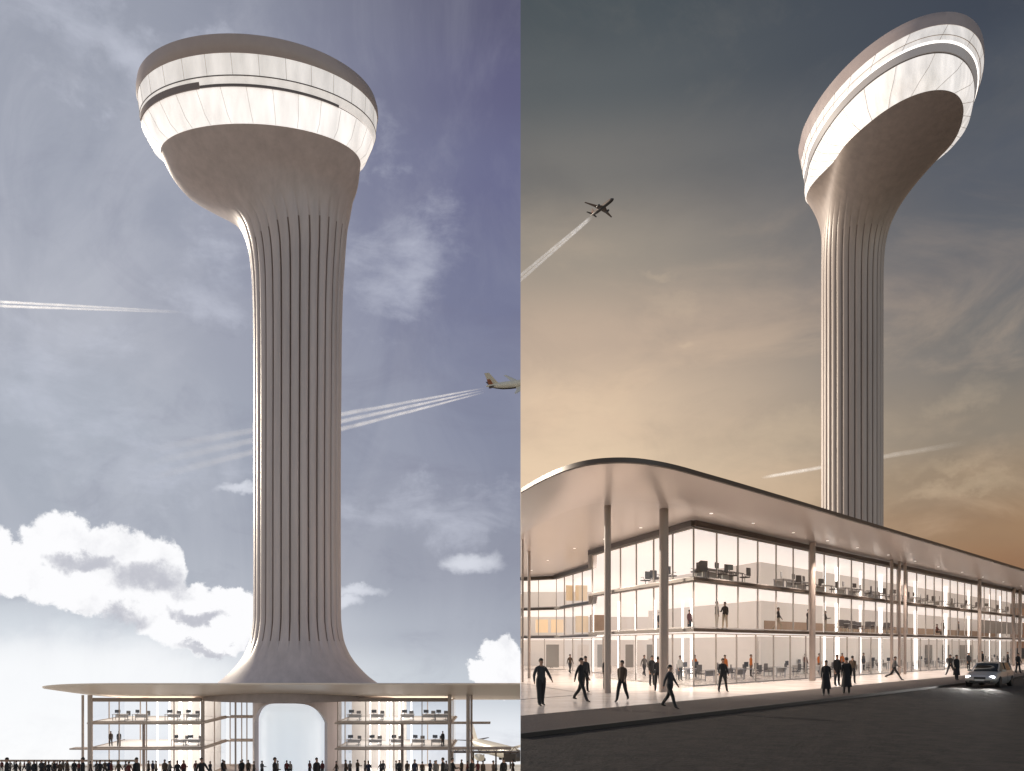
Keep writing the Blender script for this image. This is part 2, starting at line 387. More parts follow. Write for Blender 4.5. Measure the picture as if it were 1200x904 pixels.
# --- left tower (centre of shaft at -26.1, 90)
def tower_left():
    root = thing('control_tower', 'bright fluted tower over the low pavilion, its glowing head bulging out to the left', 'tower', (-26.1, 90, -12.7))
    O = Vector((-26.1, 90, -12.7))
    keys = [  # z, cx, cy, a, b, flute depth
        (-3.6, -26.0, 90, 11.6, 9.4, 0), (-2.9, -26.0, 90, 10.4, 9.0, 0), (-2.2, -26.05, 90, 9.4, 8.5, 0), (-1.2, -26.1, 90, 8.1, 7.6, 0), (-.4, -26.1, 90, 7.3, 7.0, 0), (.6, -26.1, 90, 6.45, 6.3, 0),
        (1.7, -26.1, 90, 5.8, 5.75, .0), (3.4, -26.1, 90, 5.22, 5.2, .16), (6, -26.1, 90, 4.95, 4.95, .26), (20, -26.1, 90, 4.92, 4.92, .26), (38, -26.05, 90, 4.98, 4.95, .26),
        (43.5, -26.05, 90, 5.1, 5.0, 0), (47.0, -26.1, 90, 5.35, 5.1, 0), (49.8, -26.3, 89.8, 5.8, 5.2, 0), (51.6, -26.75, 89.6, 6.5, 5.25, 0), (52.7, -27.4, 89.3, 7.5, 5.3, 0), (53.5, -28.2, 88.9, 8.6, 5.35, 0),
        (54.3, -28.85, 88.3, 9.65, 5.4, 0), (55.2, -28.9, 87.2, 10.4, 5.6, 0), (56.5, -28.8, 85.5, 10.94, 6.0, 0)]
    fl = [k for k in np.concatenate([np.linspace(-3.6, 6, 26), np.linspace(7, 44, 14), np.linspace(45.5, 56.5, 40)])]
    def gdep(z, t):
        top = 53.6+1.6*math.cos(t)
        u = max(0, min(1, (top-z)/8)); v = max(0, min(1, (z-1.2)/4)); return .40*(u**1.2)*v
    mb = MB(); rs = []
    for z in fl:
        cx, cy, a, b, d = interp(keys, z)
        ds = [gdep(z, t) for t in TH]
        rs.append([(cx+(a-ds[k]*flute(k))*math.cos(t)-O.x, cy+(b-ds[k]*flute(k))*math.sin(t)-O.y, z-O.z) for k, t in enumerate(TH)])
    mb.rings(rs, 0, False, True)
    for i in range(len(rs)-1):
        for k in range(NV):
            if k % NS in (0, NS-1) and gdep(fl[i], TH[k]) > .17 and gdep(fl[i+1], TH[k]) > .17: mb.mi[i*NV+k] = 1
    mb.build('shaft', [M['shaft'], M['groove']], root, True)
    sc = .94
    ringdef = {  # from lip upward: z, cx, cy, a, b (each scaled)
        'lip': (59.9, -30.65, 90.95, 11.64, 6.38), 'l2': (61.0, -30.95, 91.6, 12.5, 7.2), 'dark': (63.5, -31.4, 92.4, 13.55, 8.5), 'bb': (64.4, -31.3, 92.3, 13.8, 8.75),
        'bt': (66.6, -31.4, 92.6, 14.0, 9.45), 'cap': (68.3, -31.47, 92.64, 13.95, 9.97), 'c2': (68.9, -31.4, 92.64, 12.6, 8.7), 'c3': (69.3, -31.3, 92.5, 10.3, 6.8), 'c4': (69.5, -31.2, 92.4, 6, 4)}
    def ring(key, off=0, dz=0, tilt=0):
        z, cx, cy, a, b = ringdef[key] if isinstance(key, str) else key
        z, cx, cy, a, b = CAMZ+(z-CAMZ)*sc, cx*sc, cy*sc, a*sc+off, b*sc+off
        return [(cx+a*math.cos(t)-O.x, cy+b*math.sin(t)-O.y, z+dz+tilt*a*math.cos(t)-O.z) for t in TH]
    def band(name, keysq, m, parent, c0=False, c1=False, off=0, sm=True):
        b_ = MB(); b_.rings([ring(k, off) for k in keysq], 0, c0, c1); return b_.build(name, m, parent, sm)
    band('observation_glass', ['lip', 'l2', 'dark'], M['bandL'], root)
    band('dark_gallery', [(63.5, -31.4, 92.4, 13.35, 8.3), (63.75, -31.4, 92.4, 13.4, 8.4)], M['line'], root, True, True)
    def arc(name, z0, z1, a_, b_, t0, t1, m):
        b2 = MB(); ps = []
        for q in np.linspace(R_(t0), R_(t1), 40):
            row = []
            for z, da in ((z0, 0), (z0, .12), (z1, .12), (z1, 0)):
                zz, cx, cy = CAMZ+(z-CAMZ)*sc, -31.4*sc, 92.4*sc; row.append((cx+(a_*sc+da)*math.cos(q)-O.x, cy+(b_*sc+da)*math.sin(q)-O.y, zz-O.z))
            ps.append(row)
        b2.rings(ps, 0); b2.build(name, m, root)
    arc('gallery_opening', 63.35, 64.15, 13.62, 8.6, -158, -106, M['groove'])
    arc('gallery_slot', 63.4, 63.66, 13.62, 8.6, -105.6, -38, M['line'])
    band('pearl_ring', [(63.7, -31.4, 92.4, 13.62, 8.6), (64.4, -31.3, 92.3, 13.8, 8.75)], M['bandL2'], root, True, True)
    band('seam', [(64.42, -31.3, 92.3, 13.84, 8.79), (64.52, -31.3, 92.3, 13.84, 8.79)], M['line'], root, True, True)
    band('upper_glass', [(64.5, -31.3, 92.3, 13.78, 8.72), 'bt'], M['bandL2'], root)
    band('roof_cap', [(66.62, -31.4, 92.6, 14.05, 9.5), (67.0, -31.42, 92.61, 14.15, 9.7), (67.6, -31.44, 92.62, 14.12, 9.88), 'cap', (68.5, -31.46, 92.64, 13.7, 9.75), (68.7, -31.45, 92.64, 13.3, 9.4), 'c2', 'c3', 'c4'], M['cap'], root, True, True)
    # fine vertical seams of the glass, each a thin fin
    for i in range(0, NV, 7):
        a0 = ring((64.5, -31.3, 92.3, 13.80, 8.74))[i]; a1 = ring((66.6, -31.4, 92.6, 14.02, 9.47))[i]
        if i % 14 == 7: b_ = MB(); b_.tube([a0, a1], .022, 4); b_.build('glazing_bar', M['cream'], root)
        else:
            b0 = ring((59.95, -30.65, 90.95, 11.66, 6.4))[i]; b1 = ring((61.0, -30.95, 91.6, 12.52, 7.22))[i]; b2 = ring((63.45, -31.4, 92.4, 13.57, 8.52))[i]
            b_ = MB(); b_.tube([b0, b1, b2], .02, 4); b_.build('glazing_bar', M['cream'], root)
    return root
tower_left()
# --- right tower: fitted head outlines (radius as Fourier series of the angle)
RH = {'lip': (78, 56.484, 118.66, [2.354, 0.0134, 0.0403, -0.2833, -0.0786, 0.0408, 0.0223, 0.0029, 0.0222, -0.0051, -0.0314]),
      'dark': (82.5, 59.077, 126.134, (11.116, 22.546, -0.147)), 'bb': (84, 58.85, 125.3, (11.25, 21.6, -0.115)),
      'bt': (87, 59.55, 126.7, (11.85, 22.2, -0.085)), 'cap': (89.5, 59.597, 127.386, (12.121, 21.952, -0.06))}
def rrad(c, t):
    if len(c) == 3: a, b, r_ = c; return 1/math.hypot(math.cos(t-r_)/a, math.sin(t-r_)/b)
    return math.exp(c[0]+sum(c[2*k-1]*math.cos(k*t)+c[2*k]*math.sin(k*t) for k in range(1, 6)))
def tower_right():
    O = Vector((56.1, 130, 0))
    root = thing('control_tower', 'dusky fluted tower behind the lit terminal, its long head leaning to the upper right', 'tower', tuple(O))
    def ring(a, b=None, u=0, z=None, off=0):
        za, xa, ya, ca = RH[a]
        if b: zb, xb, yb, cb = RH[b]
        else: zb, xb, yb, cb = za, xa, ya, ca
        zz = za*(1-u)+zb*u if z is None else z; cx = xa*(1-u)+xb*u; cy = ya*(1-u)+yb*u; out = []
        for t in TH:
            r = rrad(ca, t)*(1-u)+rrad(cb, t)*u+off; x, y = cx+r*math.cos(t), cy+r*math.sin(t)
            if not (a == 'lip' and not b):
                dlt = (t-R_(62)+PI) % (2*PI)-PI; w_ = max(0, math.cos(max(-PI/2, min(PI/2, dlt*.82))))**1.5
                l_ = RH['lip']; rl = rrad(l_[3], t)+.15+max(0, zz-82)*.10; x2, y2 = l_[1]+.5+rl*math.cos(t), l_[2]+1.0+rl*math.sin(t)
                x, y = x*(1-w_)+x2*w_, y*(1-w_)+y2*w_
            out.append((x-O.x, y-O.y, zz-O.z))
        return out
    lz, lx, ly, lcf = RH['lip']; lr = [rrad(lcf, t) for t in TH]
    zs = list(np.linspace(0, 44, 8))+[50]+list(78-28*np.linspace(.93, 0, 60)**1.7)
    mb = MB(); rs = []; deps = []
    for z in zs:
        w_ = max(0, (z-50)/28)**9 if z > 50 else 0
        lo = max(0, min(1, (z-52)/23)); d = .40*(1-lo**1.6) if z > 52 else .40; d *= 1-w_
        if w_ > .35: d = 0
        deps.append(d)
        cx, cy = 56.1*(1-w_)+lx*w_, 130*(1-w_)+ly*w_
        rs.append([(cx+((4.85*(1-w_)+lr[k]*w_)-d*flute(k))*math.cos(t)-O.x, cy+((4.85*(1-w_)+lr[k]*w_)-d*flute(k))*math.sin(t)-O.y, z-O.z) for k, t in enumerate(TH)])
    mb.rings(rs, 0, True, True)
    for i in range(len(rs)-1):
        if deps[i] > .10 and deps[i+1] > .10:
            for k in range(NV):
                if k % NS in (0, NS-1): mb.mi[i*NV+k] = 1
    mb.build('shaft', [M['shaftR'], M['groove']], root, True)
    def band(name, rr, m, c0=False, c1=False):
        b_ = MB(); b_.rings(rr, 0, c0, c1); return b_.build(name, m, root, True)
    band('observation_glass', [ring('lip'), ring('lip', 'dark', .35, z=79.3, off=.25), ring('lip', 'dark', .7, z=80.8, off=.25), ring('dark', off=-.05)], M['bandR'])
    band('dark_gallery', [ring('dark', off=-.15), ring('dark', 'bb', .2, off=-.12)], M['line'], True, True)
    band('pearl_ring', [ring('dark', 'bb', .16, off=.02), ring('dark', 'bb', .95, off=.02)], M['bandgrey'], True, True)
    band('lit_ledge', [ring('dark', 'bb', .95, off=.05), ring('bb', 'bt', .1, off=.05)], M['strip'], True, True)
    band('upper_glass', [ring('bb', 'bt', .1), ring('bb', 'bt', .55), ring('bt')], M['bandR2'])
    band('roof_cap', [ring('bt', off=.06), ring('bt', 'cap', .5, off=.1), ring('cap'), ring('cap', z=89.9, off=-.9), ring('cap', z=90.2, off=-2.2), ring('cap', z=90.4, off=-5)], M['cap'], True, True)
    for i in range(0, NV, 7):
        sh = 4; b_ = MB()
        if i % 14: b_.tube([ring('lip', off=.02)[i], ring('lip', 'dark', .35, z=79.3, off=.27)[(i+sh//2) % NV], ring('lip', 'dark', .7, z=80.8, off=.27)[(i+sh) % NV], ring('dark', off=-.03)[(i+sh+1) % NV]], .03, 4)
        else: b_.tube([ring('bb', 'bt', .1, off=.02)[i], ring('bt', off=.02)[(i+3) % NV]], .03, 4)
        b_.build('glazing_bar', M['columnL'], root)
    b2 = MB(); rr = ring('bb', 'bt', .42, off=.04); b2.tube(rr+[rr[0]], .05, 4); b2.build('seam', M['columnL'], root)
tower_right()

# ------------------------------------------------------------------ furniture prototypes
HID = (0, -40, -40)
def make_desk(m_top, name='office_desk'):
    t = thing(name, '', 'desk')
    MB().box((0, 0, .73), (1.5, .75, .04), bevel_ := 0).build('desk_top', m_top, t)
    for x in (-.68, .68):
        for y in (-.32, .32): MB().box((x, y, .355), (.05, .05, .71)).build('leg', M['deskg'], t)
    MB().box((0, .33, .5), (1.3, .02, .35)).build('modesty_panel', m_top, t)
    return t
def make_chair():
    t = thing('office_chair', '', 'chair')
    MB().box((0, 0, .46), (.5, .48, .07)).build('seat', M['chair'], t, bevel=.02)
    MB().box((0, .25, .78), (.48, .06, .5)).build('backrest', M['chair'], t, bevel=.02)
    MB().tube([(0, 0, .1), (0, 0, .43)], .03, 8).build('pedestal', M['chrome'], t)
    b = MB()
    for k in range(5): a = 2*PI*k/5; b.tube([(0, 0, .1), (.28*math.cos(a), .28*math.sin(a), .05)], [.025, .03], 6)
    b.build('base', M['chrome'], t)
    for s in (-1, 1): MB().tube([(s*.26, .2, .5), (s*.27, .1, .66), (s*.27, -.15, .66)], .018, 6).build('armrest', M['chair'], t)
    return t
def make_monitor():
    t = thing('desk_monitor', '', 'monitor')
    MB().box((0, 0, .30), (.56, .04, .34)).build('screen', M['screen'], t)
    MB().tube([(0, .02, .0), (0, .02, .2)], .02, 6).build('stand', M['dark'], t)
    MB().box((0, .02, .006), (.24, .18, .012)).build('foot', M['dark'], t)
    return t
def make_table():
    t = thing('cafe_table', '', 'table')
    b = MB(); b.tube([(0, 0, .72), (0, 0, .75)], .48, 20); b.build('table_top', M['desk'], t)
    MB().tube([(0, 0, .03), (0, 0, .72)], .035, 8).build('pedestal', M['chrome'], t)
    MB().tube([(0, 0, .0), (0, 0, .03)], .26, 16).build('base', M['chrome'], t)
    return t
protos = {}
used = set()
def put(kind, loc, rz, label, group):
    if kind not in protos:
        protos[kind] = {'desk': lambda: make_desk(M['desk']), 'deskg': lambda: make_desk(M['deskg']), 'chair': make_chair, 'monitor': make_monitor, 'table': make_table}[kind]()
        o = protos[kind]; o['_k'] = [c for c in kids(o)]
        o.location = loc; o.rotation_euler = (0, 0, rz); o['label'] = label; o['group'] = group
        KC[kind] = [(c, []) for c in kids(o)]; del o['_k']; return o
    return dup(protos[kind], loc, rz, label, group, KC[kind])
KC = {}

# ------------------------------------------------------------------ curtain walls
def curtain(parent, p, q, z0, z1, step, gm, mm, name='curtain_wall', mull=.07, skip_last=False):
    """one storey of glazing on one side: part > panes and mullions as sub-parts"""
    p, q = Vector(p), Vector(q); d = q-p; L_ = d.length; n = max(1, round(L_/step)); e = d/n; u = d.normalized(); inn = Vector((u.y, -u.x))
    fr = MB(); fr.wall(p, q, z0, z0+.06, .1); fr.wall(p, q, z1-.06, z1, .1)
    cw = fr.build(name, mm, parent)
    for i in range(n):
        a, b = p+e*i+u*(mull/2), p+e*(i+1)-u*(mull/2)
        g = MB(); g.add([(a.x, a.y, z0+.06), (b.x, b.y, z0+.06), (b.x, b.y, z1-.06), (a.x, a.y, z1-.06)], [(0, 1, 2, 3)])
        g.build('glass_pane', gm, cw)
        m = MB(); c = p+e*i; m.box((c.x, c.y, (z0+z1)/2), (mull, .1, z1-z0-.124), math.atan2(u.y, u.x)); m.build('mullion', mm, cw)
    return cw

# ------------------------------------------------------------------ right terminal
FAR = 100
path = [P(FAR, 0), U, U+LD*13.7, Vector((6.07, 65)), Vector((3.5, 75)), Vector((.06, 77))]
def offpath(pts, o):
    """offset an open path outwards (to the left of travel) by o"""
    res = []
    for i, p in enumerate(pts):
        ds = []
        if i > 0: ds.append((pts[i]-pts[i-1]).normalized())
        if i < len(pts)-1: ds.append((pts[i+1]-pts[i]).normalized())
        ns = [Vector((-d.y, d.x)) for d in ds]; n = sum(ns, Vector((0, 0))); n.normalize()
        k = o/max(.4, n.dot(ns[0])); q = p+n*k; res.append(Vector((max(.04, q.x), q.y)))
    return res
BACK = [Vector((.06, 97)), P(FAR, 16)]
def terminal_right():
    t = thing('terminal_building', 'glowing three-storey glass terminal with wide flat canopy roof in the right picture', 'building', (20, 60, 0))
    O = Vector((20, 60, 0)); 
    class B(MB):
        def build(s, name, mats, parent=None, smooth=False, clip=None, bevel=0):
            if parent is t: s.v = [(x-20, y-60, z) for x, y, z in s.v]
            return MB.build(s, name, mats, parent, smooth, clip, bevel)
    slabpoly = [tuple(p) for p in offpath(path, .30)]+[tuple(b) for b in BACK]
    inner = [tuple(p) for p in offpath(path, -.35)]+[tuple(b) for b in BACK]
    for z in (3.15, 5.95):
        B().prism(slabpoly, z, z+.17).build('floor_slab', M['bronze'], t)
        B().prism(inner, z+.174, z+.19).build('floor_finish', M['floor'], t)
        B().prism(inner, z-.045, z-.005).build('lit_ceiling', M['ceil'], t)
    B().prism(inner, 8.93, 8.97).build('lit_ceiling', M['ceil'], t)
    hb = B()
    pp = offpath(path, .18)
    for a, b in zip(pp[:-1], pp[1:]): hb.wall(a, b, 8.92, 9.24, .3)
    hb.build('header_beam', M['bronze'], t)
    B().prism(inner, .002, .012).build('ground_floor_finish', M['floor'], t)
    # core walls
    K = U+RD*15.9+LD*6.5
    for (z0, z1) in ((.02, 3.1), (3.35, 5.9), (6.15, 8.92)):
        w1 = B(); w1.wall(K, K+RD*78, z0, z1, .2); w1.build('core_wall', M['white'], t)
        w2 = B(); w2.wall(K+ND*.1+LD*.15, K+LD*18, z0, z1, .2); w2.build('core_wall', M['white'], t)
        w3 = B(); w3.wall((.1, 93), (16, 93), z0, z1, .2); w3.build('rear_wall', M['white'], t)
    w4 = B(); w4.wall(K-ND*.14+RD*.5, K-ND*.14+RD*70, 3.36, 4.35, .04); w4.build('timber_dado', M['wood'], t)
    # grey box at the far right of the middle floor
    g = B(); g.wall(P(s_of_px(1150, 3), 3), P(s_of_px(1198, 3), 3), 4.0, 5.6, .2); g.build('grey_wall_panel', M['greyp'], t)
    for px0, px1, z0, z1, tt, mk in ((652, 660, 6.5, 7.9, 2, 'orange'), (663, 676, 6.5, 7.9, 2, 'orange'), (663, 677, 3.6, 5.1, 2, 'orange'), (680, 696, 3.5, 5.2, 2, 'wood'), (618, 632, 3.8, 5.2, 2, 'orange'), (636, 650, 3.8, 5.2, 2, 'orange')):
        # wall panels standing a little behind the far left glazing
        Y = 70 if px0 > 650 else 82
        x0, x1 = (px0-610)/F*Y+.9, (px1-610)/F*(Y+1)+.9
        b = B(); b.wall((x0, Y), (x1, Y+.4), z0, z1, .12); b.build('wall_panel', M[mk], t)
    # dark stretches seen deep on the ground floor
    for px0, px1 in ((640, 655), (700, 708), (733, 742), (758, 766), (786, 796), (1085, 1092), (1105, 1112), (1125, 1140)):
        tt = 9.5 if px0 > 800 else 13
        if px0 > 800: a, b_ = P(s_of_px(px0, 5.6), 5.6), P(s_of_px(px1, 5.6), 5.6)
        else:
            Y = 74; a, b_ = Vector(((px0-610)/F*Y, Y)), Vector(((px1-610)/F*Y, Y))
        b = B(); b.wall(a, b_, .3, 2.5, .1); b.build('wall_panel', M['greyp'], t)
    # lit columns
    for px in (966, 981, 1008, 1032, 1073, 1108, 1135, 1160, 1172):
        s = s_of_px(px, 3.2); c = P(s, 3.2)
        for z0, z1 in ((.02, 3.1), (3.35, 5.9), (6.15, 8.92)):
            b = B(); b.tube([(c.x, c.y, z0), (c.x, c.y, z1)], .09 if px not in (981, 1032, 1073, 1108) else .17, 10); b.build('lit_column', M['strip'], t, True)
    for px, Y in ((725, 62), (768, 60), (800, 62), (745, 66), (810, 58), (695, 70)):
        x = (px-610)/F*Y
        for z0, z1 in ((.02, 3.1), (3.35, 5.9)):
            b = B(); b.tube([(x, Y, z0), (x, Y, z1)], .08, 10); b.build('lit_column', M['strip'], t, True)
    # glazing
    gp = offpath(path, -.9)
    Tm = Vector((20, 60))
    for (z0, z1) in ((.01, 3.1), (3.35, 5.95), (6.15, 8.92)):
        pp = gp if z0 < 1 else path
        for i, (a, b) in enumerate(zip(pp[:-1], pp[1:])):
            if i == 0: a = b+(a-b).normalized()*((a-b).length)
            if i == 0:   # travel from the corner outward so that panes start at the corner
                a, b = b, b+(a-b).normalized()*98
            curtain(t, a-Tm, b-Tm, z0, z1, 2.46, M['glass'], M['mull'], mull=.03)
    # slender balustrade on the middle floor
    # roof
    outer = [(118, 145), (90, 116.9), (60, 86.6), (36, 62.3), (22, 48.2), (15, 41.1), (12.4, 38.5), (10, 36.1), (8.2, 34.35), (6.8, 33.0), (5.7, 32.15), (4.7, 31.65), (3.7, 31.6), (2.8, 32.0), (1.95, 33.0), (1.15, 34.6), (.3, 36.9), (-.7, 40), (-2, 44), (-6, 56), (-12, 75), (-14, 99)]
    inn = [(113.5, 149.0), (86, 121), (57, 91.5), (33.2, 67.5), (20, 54), (14.2, 46.9), (12.3, 43.4), (10.6, 41.0), (9.1, 39.2), (7.9, 38.0), (6.9, 37.2), (5.9, 36.7), (4.9, 36.6), (4.0, 37.0), (3.1, 38.1), (2.3, 39.8), (1.5, 42.3), (.6, 45.6), (-.6, 49.8), (-4, 60), (-9, 77), (-10, 99)]
    def cat(pts, k=5):
        res = []
        n = len(pts)
        for i in range(n-1):
            p0, p1, p2, p3 = (Vector(pts[max(0, i-1)]), Vector(pts[i]), Vector(pts[i+1]), Vector(pts[min(n-1, i+2)]))
            for j in range(k):
                u = j/k; res.append(.5*((2*p1)+(p2-p0)*u+(2*p0-5*p1+4*p2-p3)*u*u+(3*p1-p0-3*p2+p3)*u**3))
        res.append(Vector(pts[-1])); return res
    oc, ic = cat(outer), cat(inn)
    bk_o = [Vector((40, 115)), Vector((100, 150))]
    def line(u, z): return [(a.x*(1-u)+b.x*u, a.y*(1-u)+b.y*u, z) for a, b in zip(oc, ic)]
    rows = [line(0, 10.30), line(0, 10.02)]
    fas = B(); n = len(oc)
    vs = line(0, 10.08)+line(0, 9.88)+line(.02, 9.85); fas.add(vs, [(i, i+1, n+i+1, n+i) for i in range(n-1)]+[(n+i, n+i+1, 2*n+i+1, 2*n+i) for i in range(n-1)])
    fas.build('roof_edge', M['bronze'], t, True, clip=(.02, 1))
    so_ = B(); us = [.02, .1, .2, .32, .45, .6, .75, .88, 1.0]
    vs = []
    for u in us: vs += line(u, 9.27+.58*(1-((u-.02)/.98))**1.6)
    so_.add(vs, [(j*n+i, j*n+i+1, (j+1)*n+i+1, (j+1)*n+i) for j in range(len(us)-1) for i in range(n-1)])
    o = len(so_.v)
    so_.add([(p.x, p.y, 9.27) for p in ic], [tuple(range(n))])
    so_.build('soffit', M['soffit'], t, True, clip=(.02, 1))
    tp = B(); tp.add([(p.x, p.y, 10.08) for p in oc], [tuple(range(n))]); tp.build('roof_deck', M['rooftop'], t, clip=(.02, 1))
    # columns in front of the glass
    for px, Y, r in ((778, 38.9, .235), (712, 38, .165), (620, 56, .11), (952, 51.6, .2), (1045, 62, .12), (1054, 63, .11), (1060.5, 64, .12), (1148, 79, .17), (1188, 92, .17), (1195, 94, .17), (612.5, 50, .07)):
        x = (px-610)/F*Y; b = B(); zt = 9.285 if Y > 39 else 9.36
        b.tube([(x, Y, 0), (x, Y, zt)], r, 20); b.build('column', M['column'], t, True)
    # added spots with small discs under the canopy, brightening plaza and soffit
    pts = [P(s_, -2.0) for s_ in (-1.5, 3, 8, 13, 18, 24, 30, 36, 43, 50, 58, 66, 75)]+[U+LD*a+Vector((-1.6, -.5)) for a in (3, 8, 13)]+[Vector((2.2, 62)), Vector((1.0, 70))]
    for c in pts:
        d_ = MB(); d_.tube([(c.x-20, c.y-60, 9.245), (c.x-20, c.y-60, 9.262)], .09, 14); dl = d_.build('added_spot_disc', M['lens'], t)
        L = bpy.data.lights.new('added_spot_beam', 'SPOT'); L.energy = 3000; L.spot_size = R_(84); L.spot_blend = .7; L.color = (1, .87, .76); L.shadow_soft_size = .08
        o = bpy.data.objects.new('added_spot_beam', L); COL.objects.link(o); o.parent = t; o.location = (c.x-20, c.y-60, 9.2)
    return t
TR = terminal_right()

# ------------------------------------------------------------------ left terminal
def terminal_left():
    t = thing('terminal_building', 'low pale pavilion with thin canopy at the foot of the bright left tower', 'building', (-27, 90, -12.7))
    class B(MB):
        def build(s, name, mats, parent=None, smooth=False, clip=None, bevel=0):
            if parent is t: s.v = [(x+27, y-90, z+12.7) for x, y, z in s.v]
            return MB.build(s, name, mats, parent, smooth, clip, bevel)
    tilt = .1
    def zr(y): return -2.72-tilt*(y-90)
    # roof outline: long rounded plan, cut where the neighbouring ground begins
    xl, xr, y0, y1, rad = -53.6, 18, 76, 104, 14
    out = []
    for (cx, cy, a0) in ((xr-rad, y0+rad, -90), (xr-rad, y1-rad, 0), (xl+rad, y1-rad, 90), (xl+rad, y0+rad, 180)):
        for k in range(13): a = R_(a0+90*k/12); out.append(Vector((cx+rad*math.cos(a), cy+rad*math.sin(a))))
    cen = Vector((-20, 90.5))
    def ins(d):
        n = len(out); res = []
        for i in range(n):
            tg = (out[(i+1) % n]-out[i-1]).normalized(); res.append(out[i]+Vector((-tg.y, tg.x))*d)
        return res
    def lay(d, dz): return [(p.x, p.y, zr(p.y)+dz) for p in ins(d)]
    rf = B(); rf.rings([lay(3, .12), lay(.5, .05), lay(0, -.03), lay(.05, -.16)], 0, True, False); rf.build('roof_deck', M['soffitL'], t, True, clip=(-.03, -1))
    sf = B(); sf.rings([lay(.05, -.16), lay(1.0, -.30), lay(2.5, -.52), lay(4.5, -.78), lay(7, -.98), lay(9, -1.02)], 0, False, True); sf.build('soffit', M['soffitL'], t, True, clip=(-.03, -1))
    # slabs, their white finishes
    for z_, a_ in ((-8.74, 0), (-5.94, 0), (-11.89, 0)):
        for x0, x1 in ((-46.8, -35.0), (-19.9, -7.8)):
            b = B(); b.box(((x0+x1)/2, 87.6, z_+.012), (x1-x0, 7.0, .02)); b.build('floor_finish', M['white'], t)
    def slab(z, x0, x1, ya, yb, th=.16):
        b = B(); b.box(((x0+x1)/2, (ya+yb)/2, z-th/2), (x1-x0, yb-ya, th)); return b.build('floor_slab', M['columnL'], t, clip=(-.03, -1))
    for z_, xa, xb in ((-8.75, -49, -1.0), (-5.95, -47.1, -3.3)):
        slab(z_, -47.1, -34.6, 83.4, 91.2); slab(z_, -34.58, -30.6, 90.6, 92); slab(z_, -20.2, -7.5, 83.4, 91.2)
        if xa < -48: slab(z_, xa, -47.12, 83.4, 84.6)
        slab(z_, -7.48, xb, 83.4, 84.6)
    slab(-11.9, -47.5, -3, 83.6, 93, .5)
    bays = ((-46.9, -34.9), (-20.0, -7.7))
    for x0, x1 in bays:
        for zc in (-3.72, -6.2, -9.0):
            b = B(); b.box(((x0+x1)/2, 87.6, zc), (x1-x0-.5, 6.6, .05)); b.build('lit_ceiling', M['ceilL'], t)
        b = B(); b.wall((x0, 83.95), (x1, 83.95), -3.65, -3.3, .35); b.build('header_beam', M['column'], t)
        for (z0, z1) in ((-11.9, -8.95), (-8.72, -6.15), (-5.92, -3.66)):
            sh = Vector((27, -90))
            n0 = len(bpy.data.objects)
            cw = curtain(t, Vector((x0, 84))+sh, Vector((x1, 84))+sh, z0+12.7, z1+12.7, 3.0, M['glassL'], M['columnL'], mull=.09)
            curtain(t, Vector((x0, 84.1))+sh, Vector((x0, 91))+sh, z0+12.7, z1+12.7, 3.4, M['glassL'], M['columnL'], mull=.09)
            curtain(t, Vector((x1, 84.1))+sh, Vector((x1, 91))+sh, z0+12.7, z1+12.7, 3.4, M['glassL'], M['columnL'], mull=.09)
        # slim lit fins and inner posts
        for i in range(7):
            x = x0+(x1-x0)*(.50+.06*i) if x0 < -30 else x0+(x1-x0)*(.25+.06*i)
            b = B(); b.box((x, 86.5+(i*37 % 5)*.7, -7.8), (.13, .13, 8.0)); b.build('lit_fin', M['strip'], t)
    for x in (-41.4, -13.0):
        b = B(); b.tube([(x, 84.4, -11.9), (x, 84.4, -6.1)], .16, 12); b.build('inner_post', M['column'], t, True)
    b = B(); b.tube([(-34.85, 84.2, -11.9), (-34.85, 84.2, -3.66)], .2, 12); b.build('inner_post', M['columnL'], t, True)
    # recessed middle
    for (z0, z1) in ((-11.9, -8.95), (-8.72, -6.15), (-5.92, -3.9)):
        sh = Vector((27, -90)); curtain(t, Vector((-34.6, 91.5))+sh, Vector((-30.6, 91.5))+sh, z0+12.7, z1+12.7, 2.0, M['glassL'], M['columnL'], mull=.1)
    # mullion rows of the back glazing
    for x in (-45, -41, -37.5, -33, -18, -14.5, -11):
        b = B(); b.box((x, 90.9, -7.8), (.1, .1, 8.1)); b.build('rear_post', M['columnL'], t)
    # drum under the tower
    dr = B(); rr = []
    for z, r in ((-13.5, 4.2), (-6, 4.2), (-5.0, 4.15), (-4.35, 3.95), (-3.95, 3.5), (-3.75, 2.8)):
        rr.append([(-26.1+r*math.cos(a), 89.6+r*math.sin(a), z) for a in np.linspace(0, 2*PI, 64, endpoint=False)])
    dr.rings(rr, 0, True, True); dr.build('entrance_drum', M['drum'], t, True)
    an = [R_(a) for a in np.linspace(-90+56, 270-56, 60)]
    b = B(); vs = []
    for r_ in (5.0, 4.55):
        for z in (-13.5, -3.4): vs += [(-26.1+r_*math.cos(a), 90+r_*math.sin(a), z) for a in an]
    m_ = len(an); fs = [(i, i+1, m_+i+1, m_+i) for i in range(m_-1)]+[(2*m_+i, 2*m_+i+1, 3*m_+i+1, 3*m_+i) for i in range(m_-1)]+[(0, m_, 3*m_, 2*m_), (m_-1, 2*m_-1, 4*m_-1, 3*m_-1)]
    b.add(vs, fs); b.build('drum_casing', M['shaft'], t, True)
    # arched head over the opening
    b = B(); aa = np.linspace(-90-56, -90+56, 40); vs = []
    for r_ in (5.0, 4.6):
        for q in aa:
            u = (q+90)/56; vs.append((-26.1+r_*math.cos(R_(q)), 90+r_*math.sin(R_(q)), -3.4)); 
        for q in aa:
            u = (q+90)/56; vs.append((-26.1+r_*math.cos(R_(q)), 90+r_*math.sin(R_(q)), -4.0-2.4*abs(u)**3.5))
